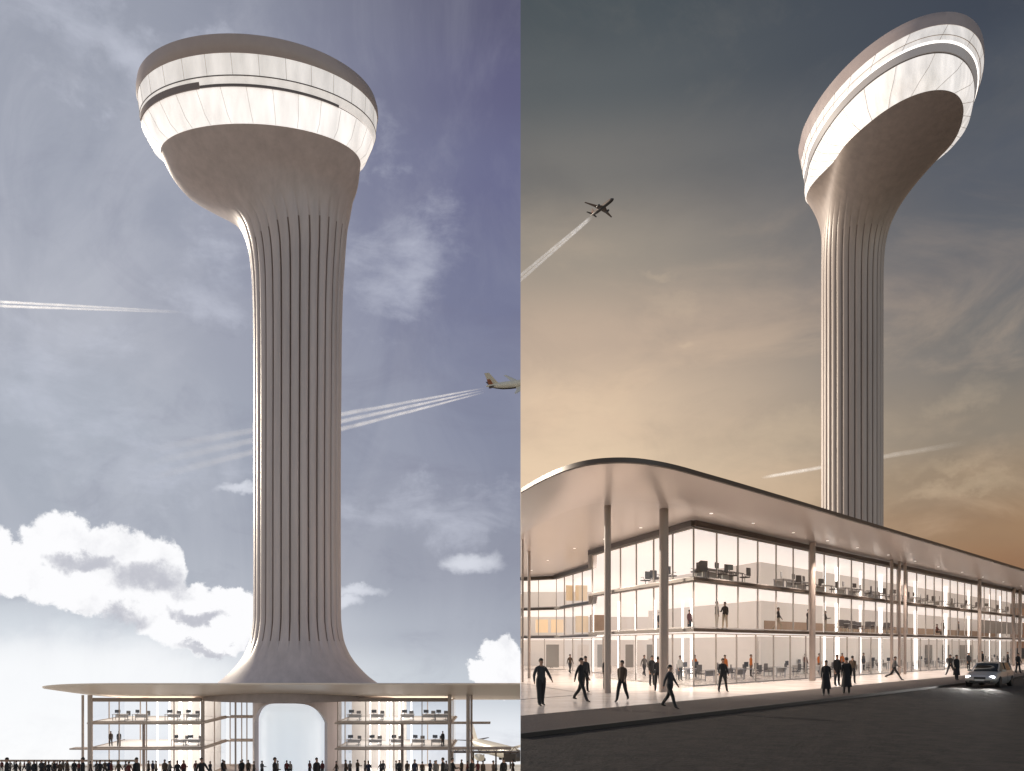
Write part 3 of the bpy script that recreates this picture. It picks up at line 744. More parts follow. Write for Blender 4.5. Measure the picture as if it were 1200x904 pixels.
    m_ = 40; b.add(vs, [(i, i+1, m_+i+1, m_+i) for i in range(m_-1)]+[(2*m_+i, 2*m_+i+1, 3*m_+i+1, 3*m_+i) for i in range(m_-1)]+[(m_+i, m_+i+1, 3*m_+i+1, 3*m_+i) for i in range(m_-1)]); b.build('arched_head', M['shaft'], t, True)
    for x0, x1 in ((-41.0, -35.2), (-19.8, -13.4)):
        for z0, z1 in ((-11.85, -9.1), (-8.7, -6.3), (-5.9, -3.8)):
            b = B(); b.wall((x0, 90.2), (x1, 90.2), z0, z1, .12); b.build('inner_wall', M['white'], t)
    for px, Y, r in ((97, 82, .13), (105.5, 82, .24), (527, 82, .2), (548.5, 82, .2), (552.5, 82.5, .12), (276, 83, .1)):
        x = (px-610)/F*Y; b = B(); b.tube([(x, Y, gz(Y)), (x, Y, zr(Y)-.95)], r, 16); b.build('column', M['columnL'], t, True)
    return t
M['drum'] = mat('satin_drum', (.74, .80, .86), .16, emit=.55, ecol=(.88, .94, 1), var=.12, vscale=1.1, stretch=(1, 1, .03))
terminal_left()

onames = ['first', 'second', 'third', 'fourth', 'fifth', 'sixth', 'seventh', 'eighth', 'ninth', 'tenth', 'eleventh', 'twelfth', 'thirteenth', 'fourteenth', 'fifteenth', 'sixteenth', 'seventeenth', 'eighteenth', 'nineteenth', 'twentieth', 'twenty-first', 'twenty-second', 'twenty-third', 'twenty-fourth', 'twenty-fifth']
# ------------------------------------------------------------------ furniture placement, right terminal
rzR = math.atan2(RD.y, RD.x)
rnd = random.Random(3)
def place_set(px, t, z, kind, lab, grp, mon=True, rot=0):
    c = P(s_of_px(px, t), t)
    put(kind, (c.x, c.y, z), rzR+rot, f'{lab[0]}', grp[0])
    return c
FL = {0: .012, 1: 3.34, 2: 6.14}
fname = {0: 'ground floor', 1: 'middle floor', 2: 'top floor'}
deskN = 0
# top and middle floor work places close to the glass
spots2 = [(828, 1.0), (843, 1.0), (858, 1.0), (918, 1.0), (932, 1.0), (944, 1.2), (965, 1.2), (990, 1.1), (1003, 1.1), (1022, 1.2), (1030, 1.4), (1050, 1.2), (1072, 1.2), (1080, 1.4), (1102, 1.2), (1120, 1.2), (1133, 1.3), (1157, 1.3), (1170, 1.3)]
for i_, (px, t_) in enumerate(spots2):
    od = onames[i_]
    place_set(px, t_, FL[2], 'desk', (f'white desk at the top floor glass, {od} from the terminal corner',), ('desks along the top floor glass',))
    c = P(s_of_px(px, t_)-.3, t_); put('monitor', (c.x, c.y, FL[2]+.751), rzR+rnd.uniform(-.5, .5), f'dark monitor on the {od} top floor desk from the terminal corner', 'monitors on the top floor desks')
    c = P(s_of_px(px, t_)+rnd.uniform(.5, 1.0), t_-.62+rnd.uniform(0, .1)); put('chair', (c.x, c.y, FL[2]), rzR+PI+rnd.uniform(-.6, .6), f'dark chair beside the {od} top floor desk from the terminal corner', 'chairs along the top floor glass')
for i_, px in enumerate((741, 752, 758, 771, 799, 806)):      # left glass front, top floor
    k = (px-610)/F; a = (k*U.y-U.x)/(LD.x-k*LD.y); c = U+LD*a+Vector((.9, .35))
    put('chair', (c.x, c.y, FL[2]), rnd.uniform(0, 6), f'black chair at the short top floor glass, {onames[i_]} from its left end', 'chairs at the short glass front')
for i, px in enumerate((988, 996, 1010, 1020, 1030, 1003, 1041)):
    if i in (2, 4): continue
    t_ = 1.0+.5*(i % 3); c = P(s_of_px(px, t_), t_); put('table', (c.x, c.y, FL[1]), 0, f'small round table on the middle floor, {onames[(0,1,0,3,0,2,4)[i]]} from the left', 'tables on the middle floor')
    for s_ in (-1, 1):
        c2 = P(s_of_px(px, t_)+.75*s_, t_); put('chair', (c2.x, c2.y, FL[1]), rzR-PI/2*s_*-1, f'dark chair {"right" if s_ > 0 else "left"} of the {onames[(0,1,0,3,0,2,4)[i]]} small table on the middle floor', 'chairs on the middle floor')
# ground floor
gspots = [(800, 3.0), (812, 5.0), (838, 2.6), (858, 4.2), (872, 2.4), (905, 3.6), (920, 2.2), (935, 4.6), (960, 2.6), (985, 4.0), (1010, 2.4), (1022, 4.4), (1040, 3.0), (1062, 2.4), (1078, 4.2), (1095, 3.0), (1110, 2.4), (1128, 3.6), (1145, 2.6), (1165, 3.4), (1180, 2.6)]
for i_, (px, t_) in enumerate(gspots):
    od = onames[i_]
    s_ = s_of_px(px, t_+1.0)
    if px < 815: c = Vector(((px-610)/F*(50+t_), 50+t_))
    else: c = P(s_, t_+1.0)
    put('deskg' if px < 900 else 'desk', (c.x, c.y, FL[0]), rzR+(0 if px > 830 else .4), ('grey' if px < 900 else 'white')+f' desk inside the ground floor glass, {od} from the left', ('grey desks near the ground floor corner' if px < 900 else 'white desks on the ground floor'))
    for q in range(2):
        cc = c+RD*rnd.uniform(-.9, .9)-ND*(.85 if q == 0 else -.85)
        put('chair', (cc.x, cc.y, FL[0]), rzR+(PI if q == 0 else 0)+rnd.uniform(-.5, .5), f'dark chair on the {"near" if q == 0 else "far"} side of the {od} ground floor desk from the left', 'ground floor office chairs')
    if px % 3:
        cc = c+RD*.3; put('monitor', (cc.x, cc.y, FL[0]+.751), rzR+rnd.uniform(-.5, .5), f'dark monitor on the {od} ground floor desk from the left', 'ground floor monitors')
# left terminal furniture
for fz, zz in ((-5.94, 1), (-8.74, 0)):
    for i_, x in enumerate((-44.5, -42.3, -38.7, -36.6, -18.5, -16, -12.6, -10.2, -8.8) if zz else (-38, -36.4, -18.6, -16.2, -13.8, -11.4, -9.2)):
        od = onames[i_]
        fl_ = 'upper' if zz else 'lower'
        put('desk', (x, 85.4, fz), 0, f'pale desk on the {fl_} floor of the pavilion, {od} from the left', f'desks on the {fl_} floor of the pavilion')
        put('chair', (x+.4, 86.1, fz), rnd.uniform(-.4, .4), f'chair behind the {od} desk from the left on the pavilion {fl_} floor', f'chairs on the {fl_} floor of the pavilion')
        put('monitor', (x-.3, 85.4, fz+.751), rnd.uniform(-.4, .4), f'monitor on the {od} desk from the left on the pavilion {fl_} floor', f'monitors on the {fl_} floor of the pavilion')

# ------------------------------------------------------------------ people
TOPS = {'black': (.012, .012, .014), 'charcoal': (.03, .03, .034), 'brown': (.07, .045, .03), 'navy': (.015, .02, .045), 'orange': (.55, .16, .04), 'grey': (.13, .12, .115), 'beige': (.32, .26, .2), 'dark red': (.10, .02, .018), 'white': (.6, .58, .55)}
CM = {k: mat('cloth_'+k.replace(' ', '_'), v, .85) for k, v in TOPS.items()}
SKIN = mat('skin', (.33, .19, .13), .55); HAIRM = mat('hair', (.02, .014, .01), .6); SHOE = mat('shoe_leather', (.015, .012, .01), .4)
def person_mesh(name, legs=(0, 0), knee=(0, 0), arms=(0, 0), elbow=(.2, .2), spread=.05, armout=.035, lean=0, bulk=1.0, seated=False, skirt=False):
    """legs, arms: swing angles forward (radians) right, left.  Body faces -Y.  Feet at z = 0"""
    V = []; E = []; Rr = []; T = []
    def v(p, r): V.append(Vector(p)); Rr.append(r if isinstance(r, tuple) else (r, r)); return len(V)-1
    def e(a, b, t): E.append((a, b)); T.append(t)
    hip = .93 if not seated else .50
    k = bulk
    pel = v((0, 0, hip), (.155*k, .12*k)); wa = v((0, -.01-lean*.2, hip+.17), (.145*k, .115*k)); ch = v((0, -.0-lean*.45, hip+.36), (.18*k, .13*k)); nb = v((0, .01-lean*.62, hip+.50), (.085, .07))
    nk = v((0, -.005-lean*.68, hip+.57), (.055, .055)); hd = v((0, -.02-lean*.75, hip+.655), (.068, .085)); ht = v((0, -.01-lean*.8, hip+.75), (.072, .088)); hc = v((0, 0-lean*.82, hip+.79), (.045, .055))
    for a, b, t in ((pel, wa, 1), (wa, ch, 1), (ch, nb, 1), (nb, nk, 0), (nk, hd, 0), (hd, ht, 0), (ht, hc, 3)): e(a, b, t)
    nose = None
    for i, s in enumerate((-1, 1)):
        a = legs[i]; kn = knee[i]
        h = v((s*.09*k, 0, hip-.05), (.105*k, .11*k))
        if seated: kp = Vector((s*.12, -.42, hip+.0)); ap = Vector((s*.12, -.40, .09))
        else:
            sx_ = s*(.09+spread); kp = Vector((s*.09+s*spread*.5, -math.sin(a)*.43, hip-.05-math.cos(a)*.43)); b = a-kn; ap = kp+Vector((s*spread*.4, -math.sin(b)*.41, -math.cos(b)*.41))
        kv = v(kp, (.078*k, .08*k)); mid = v(kp*.45+ap*.55+Vector((0, .012, 0)), (.068*k, .07*k)); av = v(ap, (.055, .055)); hl = v(ap+Vector((0, .03, -.035)), (.036, .036)); bl = v(ap+Vector((s*.01, -.10, -.045)), (.042, .028)); to = v(ap+Vector((s*.015, -.17, -.05)), (.034, .02))
        e(pel, h, 2); e(h, kv, 2); e(kv, mid, 2); e(mid, av, 2); e(av, hl, 4); e(av, bl, 4); e(bl, to, 4)
        sh = v((s*.17*k, .01-lean*.55, hip+.46), (.062*k, .06*k)); a = arms[i]; el_ = elbow[i]
        ep = V[sh]+Vector((s*armout, -math.sin(a)*.28, -math.cos(a)*.28)); b = a+el_; wp = ep+Vector((s*armout*.3, -math.sin(b)*.245, -math.cos(b)*.245))
        ev = v(ep, (.052*k, .052*k)); wv = v(wp, (.034, .03)); d = (wp-ep).normalized(); pm = v(wp+d*.06, (.036, .018)); pe = v(wp+d*.095, (.036, .016))
        e(nb, sh, 1); e(sh, ev, 1); e(ev, wv, 1); e(wv, pm, 0); e(pm, pe, 0)
        fw = Vector((0, -1, 0)); fw = (fw-d*fw.dot(d)).normalized()
        for j, (o_, l_) in enumerate(((-.027, .058), (-.009, .072), (.009, .078), (.027, .070))):
            r0 = v(wp+d*.085+fw*(-o_), .009); r1 = v(wp+d*(.10+l_*.45)+fw*(-o_)+Vector((-s*.006, 0, 0)), .0085); r2 = v(wp+d*(.10+l_)+fw*(-o_)+Vector((-s*.02, 0, 0)), .007); e(r0, r1, 0); e(r1, r2, 0)
        r0 = v(wp+d*.035+fw*.02, .011); r1 = v(wp+d*.065+fw*.05, .010); r2 = v(wp+d*.10+fw*.058, .008); e(r0, r1, 0); e(r1, r2, 0)
    me = bpy.data.meshes.new(name); me.from_pydata(V, E, []); o = bpy.data.objects.new(name, me); COL.objects.link(o)
    sk = o.modifiers.new('s', 'SKIN'); sk.use_smooth_shade = True
    for i, r in enumerate(Rr): me.skin_vertices[0].data[i].radius = r; me.skin_vertices[0].data[i].use_root = (i == 0)
    sb = o.modifiers.new('b', 'SUBSURF'); sb.levels = 1; sb.render_levels = 1
    dg = bpy.context.evaluated_depsgraph_get(); m2 = bpy.data.meshes.new_from_object(o.evaluated_get(dg)); bpy.data.objects.remove(o); m2.name = name
    # face features and ears
    bm = bmesh.new(); bm.from_mesh(m2)
    H = V[hd]
    def blob(c, r, sc_):
        r_ = bmesh.ops.create_icosphere(bm, subdivisions=1, radius=r); bmesh.ops.scale(bm, vec=sc_, verts=r_['verts']); bmesh.ops.translate(bm, vec=c, verts=r_['verts'])
    blob(H+Vector((0, -.092, .02)), .016, (.8, 1.1, 1.5))
    for s in (-1, 1): blob(H+Vector((s*.075, .0, .02)), .022, (.4, .8, 1.3)); blob(H+Vector((s*.03, -.078, .045)), .011, (1.2, .6, .8))
    blob(H+Vector((0, -.082, -.028)), .016, (1.4, .5, .5))
    bm.to_mesh(m2); bm.free()
    zmin = min(x.co.z for x in m2.vertices)
    segs = [(V[a], V[b], t) for (a, b), t in zip(E, T)]
    idx = []
    for p in m2.polygons:
        c = p.center; best = 9; bt = 0
        for a, b, t in segs:
            ab = b-a; u = max(0, min(1, (c-a).dot(ab)/max(1e-9, ab.length_squared))); d = (c-(a+ab*u)).length
            if d < best: best = d; bt = t
        idx.append(0 if bt == 3 else bt)
    mp = {0: 0, 1: 1, 2: 2, 4: 3}
    m2.materials.clear()
    for m in (SKIN, CM['black'], CM['charcoal'], SHOE): m2.materials.append(m)
    m2.polygons.foreach_set('material_index', [mp[i] for i in idx]); m2.polygons.foreach_set('use_smooth', [True]*len(m2.polygons))
    for x in m2.vertices: x.co.z -= zmin
    # hair cap as its own mesh
    hm = bpy.data.meshes.new('hair'); bm = bmesh.new(); r_ = bmesh.ops.create_uvsphere(bm, u_segments=16, v_segments=10, radius=1)
    bmesh.ops.scale(bm, vec=(.088, .105, .10), verts=bm.verts)
    bmesh.ops.delete(bm, geom=[x for x in bm.verts if x.co.z < -.015-.0*x.co.y and x.co.y < .02 or x.co.z < -.075], context='VERTS')
    hcz = V[ht]+Vector((0, .012, -.012-zmin)); bmesh.ops.translate(bm, vec=hcz, verts=bm.verts); bm.to_mesh(hm); bm.free()
    hm.materials.append(HAIRM); hm.polygons.foreach_set('use_smooth', [True]*len(hm.polygons))
    sm_ = None
    if skirt:
        b = MB(); rr = []
        for z, r in ((hip+.12, .145), (hip-.05, .18), (hip-.3, .21), (hip-.62, .25)):
            rr.append([(r*math.cos(a), r*.8*math.sin(a), z-zmin) for a in np.linspace(0, 2*PI, 24, endpoint=False)])
        b.rings(rr, 0, False, False); so2 = b.build('coat', CM['black'], None, True); sm_ = so2.data; bpy.data.objects.remove(so2)
    return m2, hm, sm_
POSE = {
 'stand': person_mesh('person', legs=(.03, -.04), arms=(.05, .02), spread=.05),
 'stand_wide': person_mesh('person', legs=(.0, .02), arms=(.15, .1), spread=.15, elbow=(.5, .4), armout=.07),
 'walk': person_mesh('person', legs=(.45, -.35), knee=(.15, .35), arms=(-.4, .4), spread=.03),
 'stride': person_mesh('person', legs=(.62, -.5), knee=(.12, .7), arms=(-.6, .5), elbow=(.5, .5), spread=.02, lean=.08),
 'reach': person_mesh('person', legs=(.15, -.18), arms=(.1, .3), elbow=(.3, .3), spread=.06, armout=.12, bulk=1.15),
 'chat': person_mesh('person', legs=(.06, -.02), arms=(.35, .1), elbow=(1.3, .3), spread=.05),
 'coat': person_mesh('person', legs=(.1, -.1), arms=(.1, -.05), spread=.04, skirt=True),
 'sit': person_mesh('person', arms=(.5, .5), elbow=(.9, .9), seated=True)}
def person(pose, loc, face, top, bottom, label, group, scale=1.0):
    me, hm, sk_ = POSE[pose]
    o = bpy.data.objects.new('person', me); COL.objects.link(o); o.location = loc; o.rotation_euler = (0, 0, face); o.scale = (scale,)*3
    for i, m in ((1, CM[top]), (2, CM[bottom])): o.material_slots[i].link = 'OBJECT'; o.material_slots[i].material = m
    tag(o, label, 'person', group)
    h = bpy.data.objects.new('hair', hm); COL.objects.link(h); h.parent = o
    if sk_:
        c = bpy.data.objects.new('long_coat', sk_); COL.objects.link(c); c.parent = o
    return o
def G(px, py, z=0):
    Y = (CAMZ-z)*F/(py-758); return ((px-610)/F*Y, Y, z)
g1 = 'people on the plaza and pavement outside the glass terminal'
W = [
 ('reach', 634, 827, .5, 'charcoal', 'black', 'stout person holding one arm out, nearest the left edge of the plaza', 1.04),
 ('walk', 681, 822, 1.0, 'black', 'black', 'person walking in black left of the thinner front column, before a companion', 1.06),
 ('stand', 686, 811, .4, 'charcoal', 'black', 'person half hidden behind the walker left of the thinner front column', 1.02),
 ('stand', 711, 808, 2.8, 'charcoal', 'black', 'person standing still at the foot of the thinner front column', 1.0),
 ('walk', 729, 822, -.5, 'brown', 'black', 'person in brown top stepping along between the two front columns', 1.0),
 ('stand', 764, 804, .3, 'black', 'black', 'left one of two people standing close together beside the thick front column', 1.0),
 ('stand', 771, 810, 2.9, 'charcoal', 'black', 'right one of two people standing close together beside the thick front column', 1.0),
 ('walk', 785, 830, .9, 'charcoal', 'black', 'slim person walking on the dark pavement right of the thick front column', .94),
 ('stand_wide', 847, 811, .1, 'black', 'black', 'person in black standing legs apart before the corner desks', .96),
 ('chat', 646, 783, .5, 'brown', 'charcoal', 'small distant person alone on the bright floor near the left edge', .88),
 ('coat', 968, 815, -.3, 'black', 'black', 'person in a long black coat, leftmost of the group of four on the pavement', .93),
 ('stand', 981, 804, .2, 'black', 'black', 'broad person in black, second from the left in the group of four', 1.03),
 ('coat', 992, 813, 2.9, 'black', 'black', 'person in a long dark coat, third from the left in the group of four', 1.0),
 ('stand', 999, 801, 2.4, 'brown', 'black', 'person in brown top, rightmost of the group of four', .97),
 ('stride', 1048, 797, 1.2, 'grey', 'black', 'person in grey top striding alone between the group of four and the car', .98),
 ('stride', 1114, 791, -1.0, 'black', 'black', 'person in black striding past a companion, left of the silver car', 1.0),
 ('coat', 1121, 797, .2, 'black', 'black', 'person in dark coat at the kerb beside a strider, left of the silver car', .97),
 ('stand', 1135, 785, .2, 'charcoal', 'black', 'person standing alone just behind the left headlight side of the car', .95),
 ('stand', 1151, 780, .2, 'black', 'black', 'left one of two people whose heads show above the silver car', .98),
 ('chat', 1160, 778, .8, 'black', 'black', 'right one of two people whose heads show above the silver car', .9),
 ('reach', 1181, 781, 1.0, 'charcoal', 'black', 'person behind the rear of the silver car reaching to the right', .95),
 ('stand_wide', 1193, 789, .2, 'black', 'black', 'person in black standing at the far right edge beyond the car', .98),
]
for pose, px, py, face, top, bot, lab, sc_ in W:
    person(pose, G(px, py), face, top, bot, lab, g1, sc_)
g2 = 'people on the middle floor behind the glass'
for pose, px, t_, top, bot, face, lab in (
 ('stand', 840, .7, 'black', 'beige', 1.0, 'person in dark jacket and pale trousers, taller of a pair on the middle floor'),
 ('chat', 849.5, .7, 'black', 'beige', -.6, 'person with folded arm, shorter of a pair on the middle floor'),
 ('walk', 912, .9, 'charcoal', 'beige', 1.2, 'person walking alone on the middle floor left of a column'),
 ('chat', 947.5, 1.0, 'black', 'grey', .4, 'person on the middle floor just left of the facade column'),
 ('chat', 967, 1.2, 'black', 'beige', 1.4, 'person on the middle floor just right of the facade column'),
 ('stand', 1105, 1.0, 'black', 'black', .5, 'person in black at the middle floor glass above the car'),
 ('sit', 1098, 1.2, 'dark red', 'black', .8, 'person in red top low beside a person in black on the middle floor'),
 ('stand', 1123, 1.3, 'charcoal', 'grey', .8, 'person in charcoal at the middle floor glass, farthest right')):
    c = P(s_of_px(px, t_), t_); person(pose, (c.x, c.y, FL[1]), face, top, bot, lab, g2, .93)
for px, Y, top, lab in ((773, 60, 'black', 'person in black on the middle floor beside the thick front column'), (808, 57, 'dark red', 'person in dark red on the middle floor near the building corner')):
    person('stand', ((px-610)/F*Y, Y, FL[1]), .5, top, 'black', lab, g2, .95)
g3 = 'people on the ground floor among the desks'
def clear_of(c): return c
for pose, px, t_, top, face, lab in (
 ('stand', 849.5, 5.3, 'orange', .3, 'person in orange behind the person in black at the corner desks'),
 ('stand', 880, 5.6, 'orange', 1.0, 'person in orange farther right among the corner desks'),
 ('stand', 960, 5.4, 'orange', .5, 'person in orange just right of the facade column on the ground floor'),
 ('stand', 987, 5.5, 'orange', .2, 'person in orange above the group of four on the pavement'),
 ('stand', 1012, 5.3, 'grey', .6, 'person in grey deep among the ground floor desks'),
 ('chat', 944, 5.6, 'dark red', .6, 'person in dark red just left of the facade column on the ground floor')):
    c = P(s_of_px(px, t_), t_); person(pose, (c.x, c.y, FL[0]), face, top, 'charcoal', lab, g3, .95)
for px, Y, top, lab, ps in ((814, 55.5, 'orange', 'person in orange inside near the building corner, left of the desks', 'stand'), (797, 51.5, 'white', 'person in pale top standing inside just right of the thick front column', 'stand'), (755, 60, 'grey', 'person in grey walking inside between the front columns', 'walk'), (668, 66, 'brown', 'person in brown far inside on the left, beyond the walkers', 'walk')):
    person(ps, ((px-610)/F*Y, Y, FL[0]), .4, top, 'charcoal', lab, g3, .95)
# ---- seated people on ground floor chairs far right
g4 = 'people on the pavilion floors'
for x, z, tp, lab in ((-45.3, -8.73, 'brown', 'person in brown on the pavilion lower floor at its left end'), (-44.4, -8.73, 'black', 'person in black on the pavilion lower floor, beside one in brown'), (-8.6, -8.73, 'charcoal', 'person in charcoal on the pavilion lower floor at its right end')):
    person('stand', (x, 84.9, z), .6, tp, 'charcoal', lab, g4, .95)
# left crowd
gc = 'crowd along the foot of the left picture'
crowd = [8, 19, 33, 40, 49, 57, 64, 70, 79, 87, 97, 117, 123, 128, 139, 151, 160, 174, 179, 193, 199, 208, 215, 236, 261, 284, 291, 322, 336, 371, 405, 419, 432, 449, 468, 486, 504, 511, 519, 530, 541, 553, 566, 578, 590, 601]
tops = ['black', 'brown', 'charcoal', 'black', 'navy', 'grey', 'brown', 'dark red', 'beige']
rc = random.Random(11)
def seg_name(px):
    return ('before the far left sky' if px < 95 else 'before the left glass bay' if px < 240 else 'between bay and drum' if px < 303 else 'before the pale drum' if px < 394 else 'before the right glass bay' if px < 528 else 'near the parked airliner')
cnt = {}
for i, px in enumerate(crowd):
    big = px in (8, 97, 236, 322, 530, 553, 519, 160, 371, 590)
    Y = rc.uniform(44, 50) if big else rc.uniform(58, 78)
    sc_ = 1.08 if big else rc.uniform(.95, 1.02)
    tp = 'black' if big else tops[rc.randrange(len(tops))]
    sg = seg_name(px); cnt[sg] = cnt.get(sg, 0)+1
    ps = ['stand', 'walk', 'chat', 'stand_wide', 'coat', 'stand'][rc.randrange(6)]
    if px == 236: ps = 'reach'
    x = (px-610)/F*Y
    if x > -.45: x = -.45
    person(ps, (x, Y, gz(Y)), rc.uniform(0, 6.28), tp, 'black', f'person in {tp}, {onames[cnt[sg]-1]} from left in the crowd {sg}', gc, sc_)
# farther, smaller people behind
gb = 'smaller people behind the left crowd'
for i in range(46):
    px = 4+i*6.3+rc.uniform(-2, 2) if i < 17 else 112+(i-17)*16.6+rc.uniform(-5, 5)
    Y = rc.uniform(100, 112) if px < 92 else rc.uniform(68, 80)
    tp = ['brown', 'beige', 'charcoal', 'dark red', 'grey'][rc.randrange(5)]
    x = min(-.6, (px-610)/F*Y)
    person(['stand', 'walk', 'chat'][i % 3], (x, Y, gz(Y)), rc.uniform(0, 6.28), tp, 'charcoal', f'small far person in {tp}, {onames[i % 23]} from left behind the {"left" if i < 23 else "right"} half of the crowd', gb, .95)

# ------------------------------------------------------------------ fence on the far left apron
t = thing('barrier_fence', 'long low dark barrier behind the crowd at the far left edge', 'fence', (-69, 116, gz(116)))
MB().box((0, 0, 1.62), (22, .1, .3)).build('top_rail', M['wood'], t)
MB().box((0, 0, .7), (22, .06, .12)).build('lower_rail', M['wood'], t)
for i in range(9): MB().box((-10.8+i*2.7, 0, .8), (.14, .14, 1.6)).build('post', M['bronze'], t)

# ------------------------------------------------------------------ aircraft
def airliner(name_label, loc, rot, length=37.0, group=None, clip=None, gear=False, mats=None, cut=None):
    """built nose towards +X, centre of fuselage at origin"""
    t = thing('airliner', name_label, 'airplane', (0, 0, 0), 0, group)
    t.location = loc; t.rotation_euler = rot; s = length/37.0; t.scale = (s,)*3
    mw, md, mtl = mats or (M['planew'], M['planed'], M['planer'])
    prof = [(-18.5, .25, .9), (-16.5, .75, .75), (-13.5, 1.35, .4), (-10, 1.85, .12), (-6, 2.0, 0), (8, 2.0, 0), (12.5, 1.95, -.02), (15, 1.65, -.12), (16.8, 1.1, -.3), (17.9, .5, -.45), (18.2, .12, -.5)]
    def rg(x, r, dz): return [(x, r*math.cos(a), dz+r*math.sin(a)) for a in np.linspace(0, 2*PI, 24, endpoint=False)]
    b = MB(); b.rings([rg(*p) for p in prof], 0); b.build('fuselage', mw, t, True, clip)
    if not gear:
        b = MB(); rr = []
        for x, r_, dz in prof[1:-2]: rr.append([(x, r_*1.012*math.cos(a), dz+r_*1.012*math.sin(a)) for a in np.linspace(R_(205), R_(335), 12)])
        vs = [p for q in rr for p in q]; b.add(vs, [(i*12+k, i*12+k+1, (i+1)*12+k+1, (i+1)*12+k) for i in range(len(rr)-1) for k in range(11)]); b.build('dark_belly', md, t, True, clip)  # darker shell over the lower fuselage
    if True:
        b = MB(); b.rings([rg(15.1, 1.66, -.12), rg(16.8, 1.13, -.3), rg(17.9, .53, -.45), rg(18.25, .1, -.5)], 0, True, True); b.build('nose_cone', md, t, True, clip)
    for s_ in (-1, 1):
        def foil(x0, x1, th, y, z): return [(x0, y, z), (x0+(x1-x0)*.3, y, z+th*.6), (x1, y, z+th*.1), (x0+(x1-x0)*.3, y, z-th*.4)]
        b = MB(); b.rings([foil(4.2, -3.6, .9, s_*1.6, -1.0), foil(-.2, -4.0, .5, s_*7, -.5), foil(-5.2, -6.8, .2, s_*17, .5)], 0); b.build('wing', mw, t, True, clip)
        b = MB(); b.rings([foil(-13.8, -17.0, .35, s_*.5, .9), foil(-16.4, -17.9, .15, s_*6.2, 1.3)], 0); b.build('tailplane', md, t, True, clip)
        b = MB(); ey, ez = s_*5.8, -1.9
        b.rings([[(x, ey+r*math.cos(a), ez+r*math.sin(a)) for a in np.linspace(0, 2*PI, 16, endpoint=False)] for x, r in ((3.6, .85), (3.2, 1.05), (1.5, 1.1), (-.2, .8), (-1.0, .55))], 0)
        b.build('engine', md if not gear else mw, t, True, clip)
    b = MB()
    def fin(z, x0, x1, th): return [(x0, 0, z), (x0+(x1-x0)*.35, th, z), (x1, 0, z), (x0+(x1-x0)*.35, -th, z)]
    b.rings([fin(1.2, -10.8, -16.9, .3), fin(2.2, -12.4, -17.2, .25), fin(7.4, -16.4, -18.8, .1)], 0); b.build('tail_fin', mw, t, True, clip)
    b = MB(); b.rings([fin(1.6, -14.2, -17.15, .33), fin(4.2, -15.6, -17.9, .22)], 0); b.build('tail_marking', mtl, t, True, clip)
    if gear:
        for (x, y) in ((12, 0), (-1.5, 2.8), (-1.5, -2.8)):
            b = MB(); b.tube([(x, y, -1.6), (x, y, -3.1)], .15, 8); b.build('gear_leg', md, t, True, clip)
            b = MB(); b.tube([(x, y-.35, -3.15), (x, y+.35, -3.15)], .5, 14); b.build('wheel', M['tyre'], t, True, clip)
    return t
# parked, seen nearly nose on
airliner('cream parked airliner with dark nose at the right edge of the left picture', (-7.2, 212, gz(212)+3.7+1.0), (0, 0, R_(-62)), 34, None, (-.04, -1), gear=True)
# climbing, its front cut off by the edge between the two pictures
airliner('pale airliner climbing in the blue sky with only its tail half showing', (.6, 362, 126.3), (R_(34), R_(-9), R_(6)), 34, None, (-.04, -1))
md2 = (mat('aircraft_silhouette', (.24, .17, .13), .5), M['planed'], M['planer'])
airliner('small dark airliner high above the terminal roof, trailing bright vapour', (95.5, 900, 517), (R_(-8), R_(0), math.atan2(-.85, .53)), 44, None, None, mats=md2)

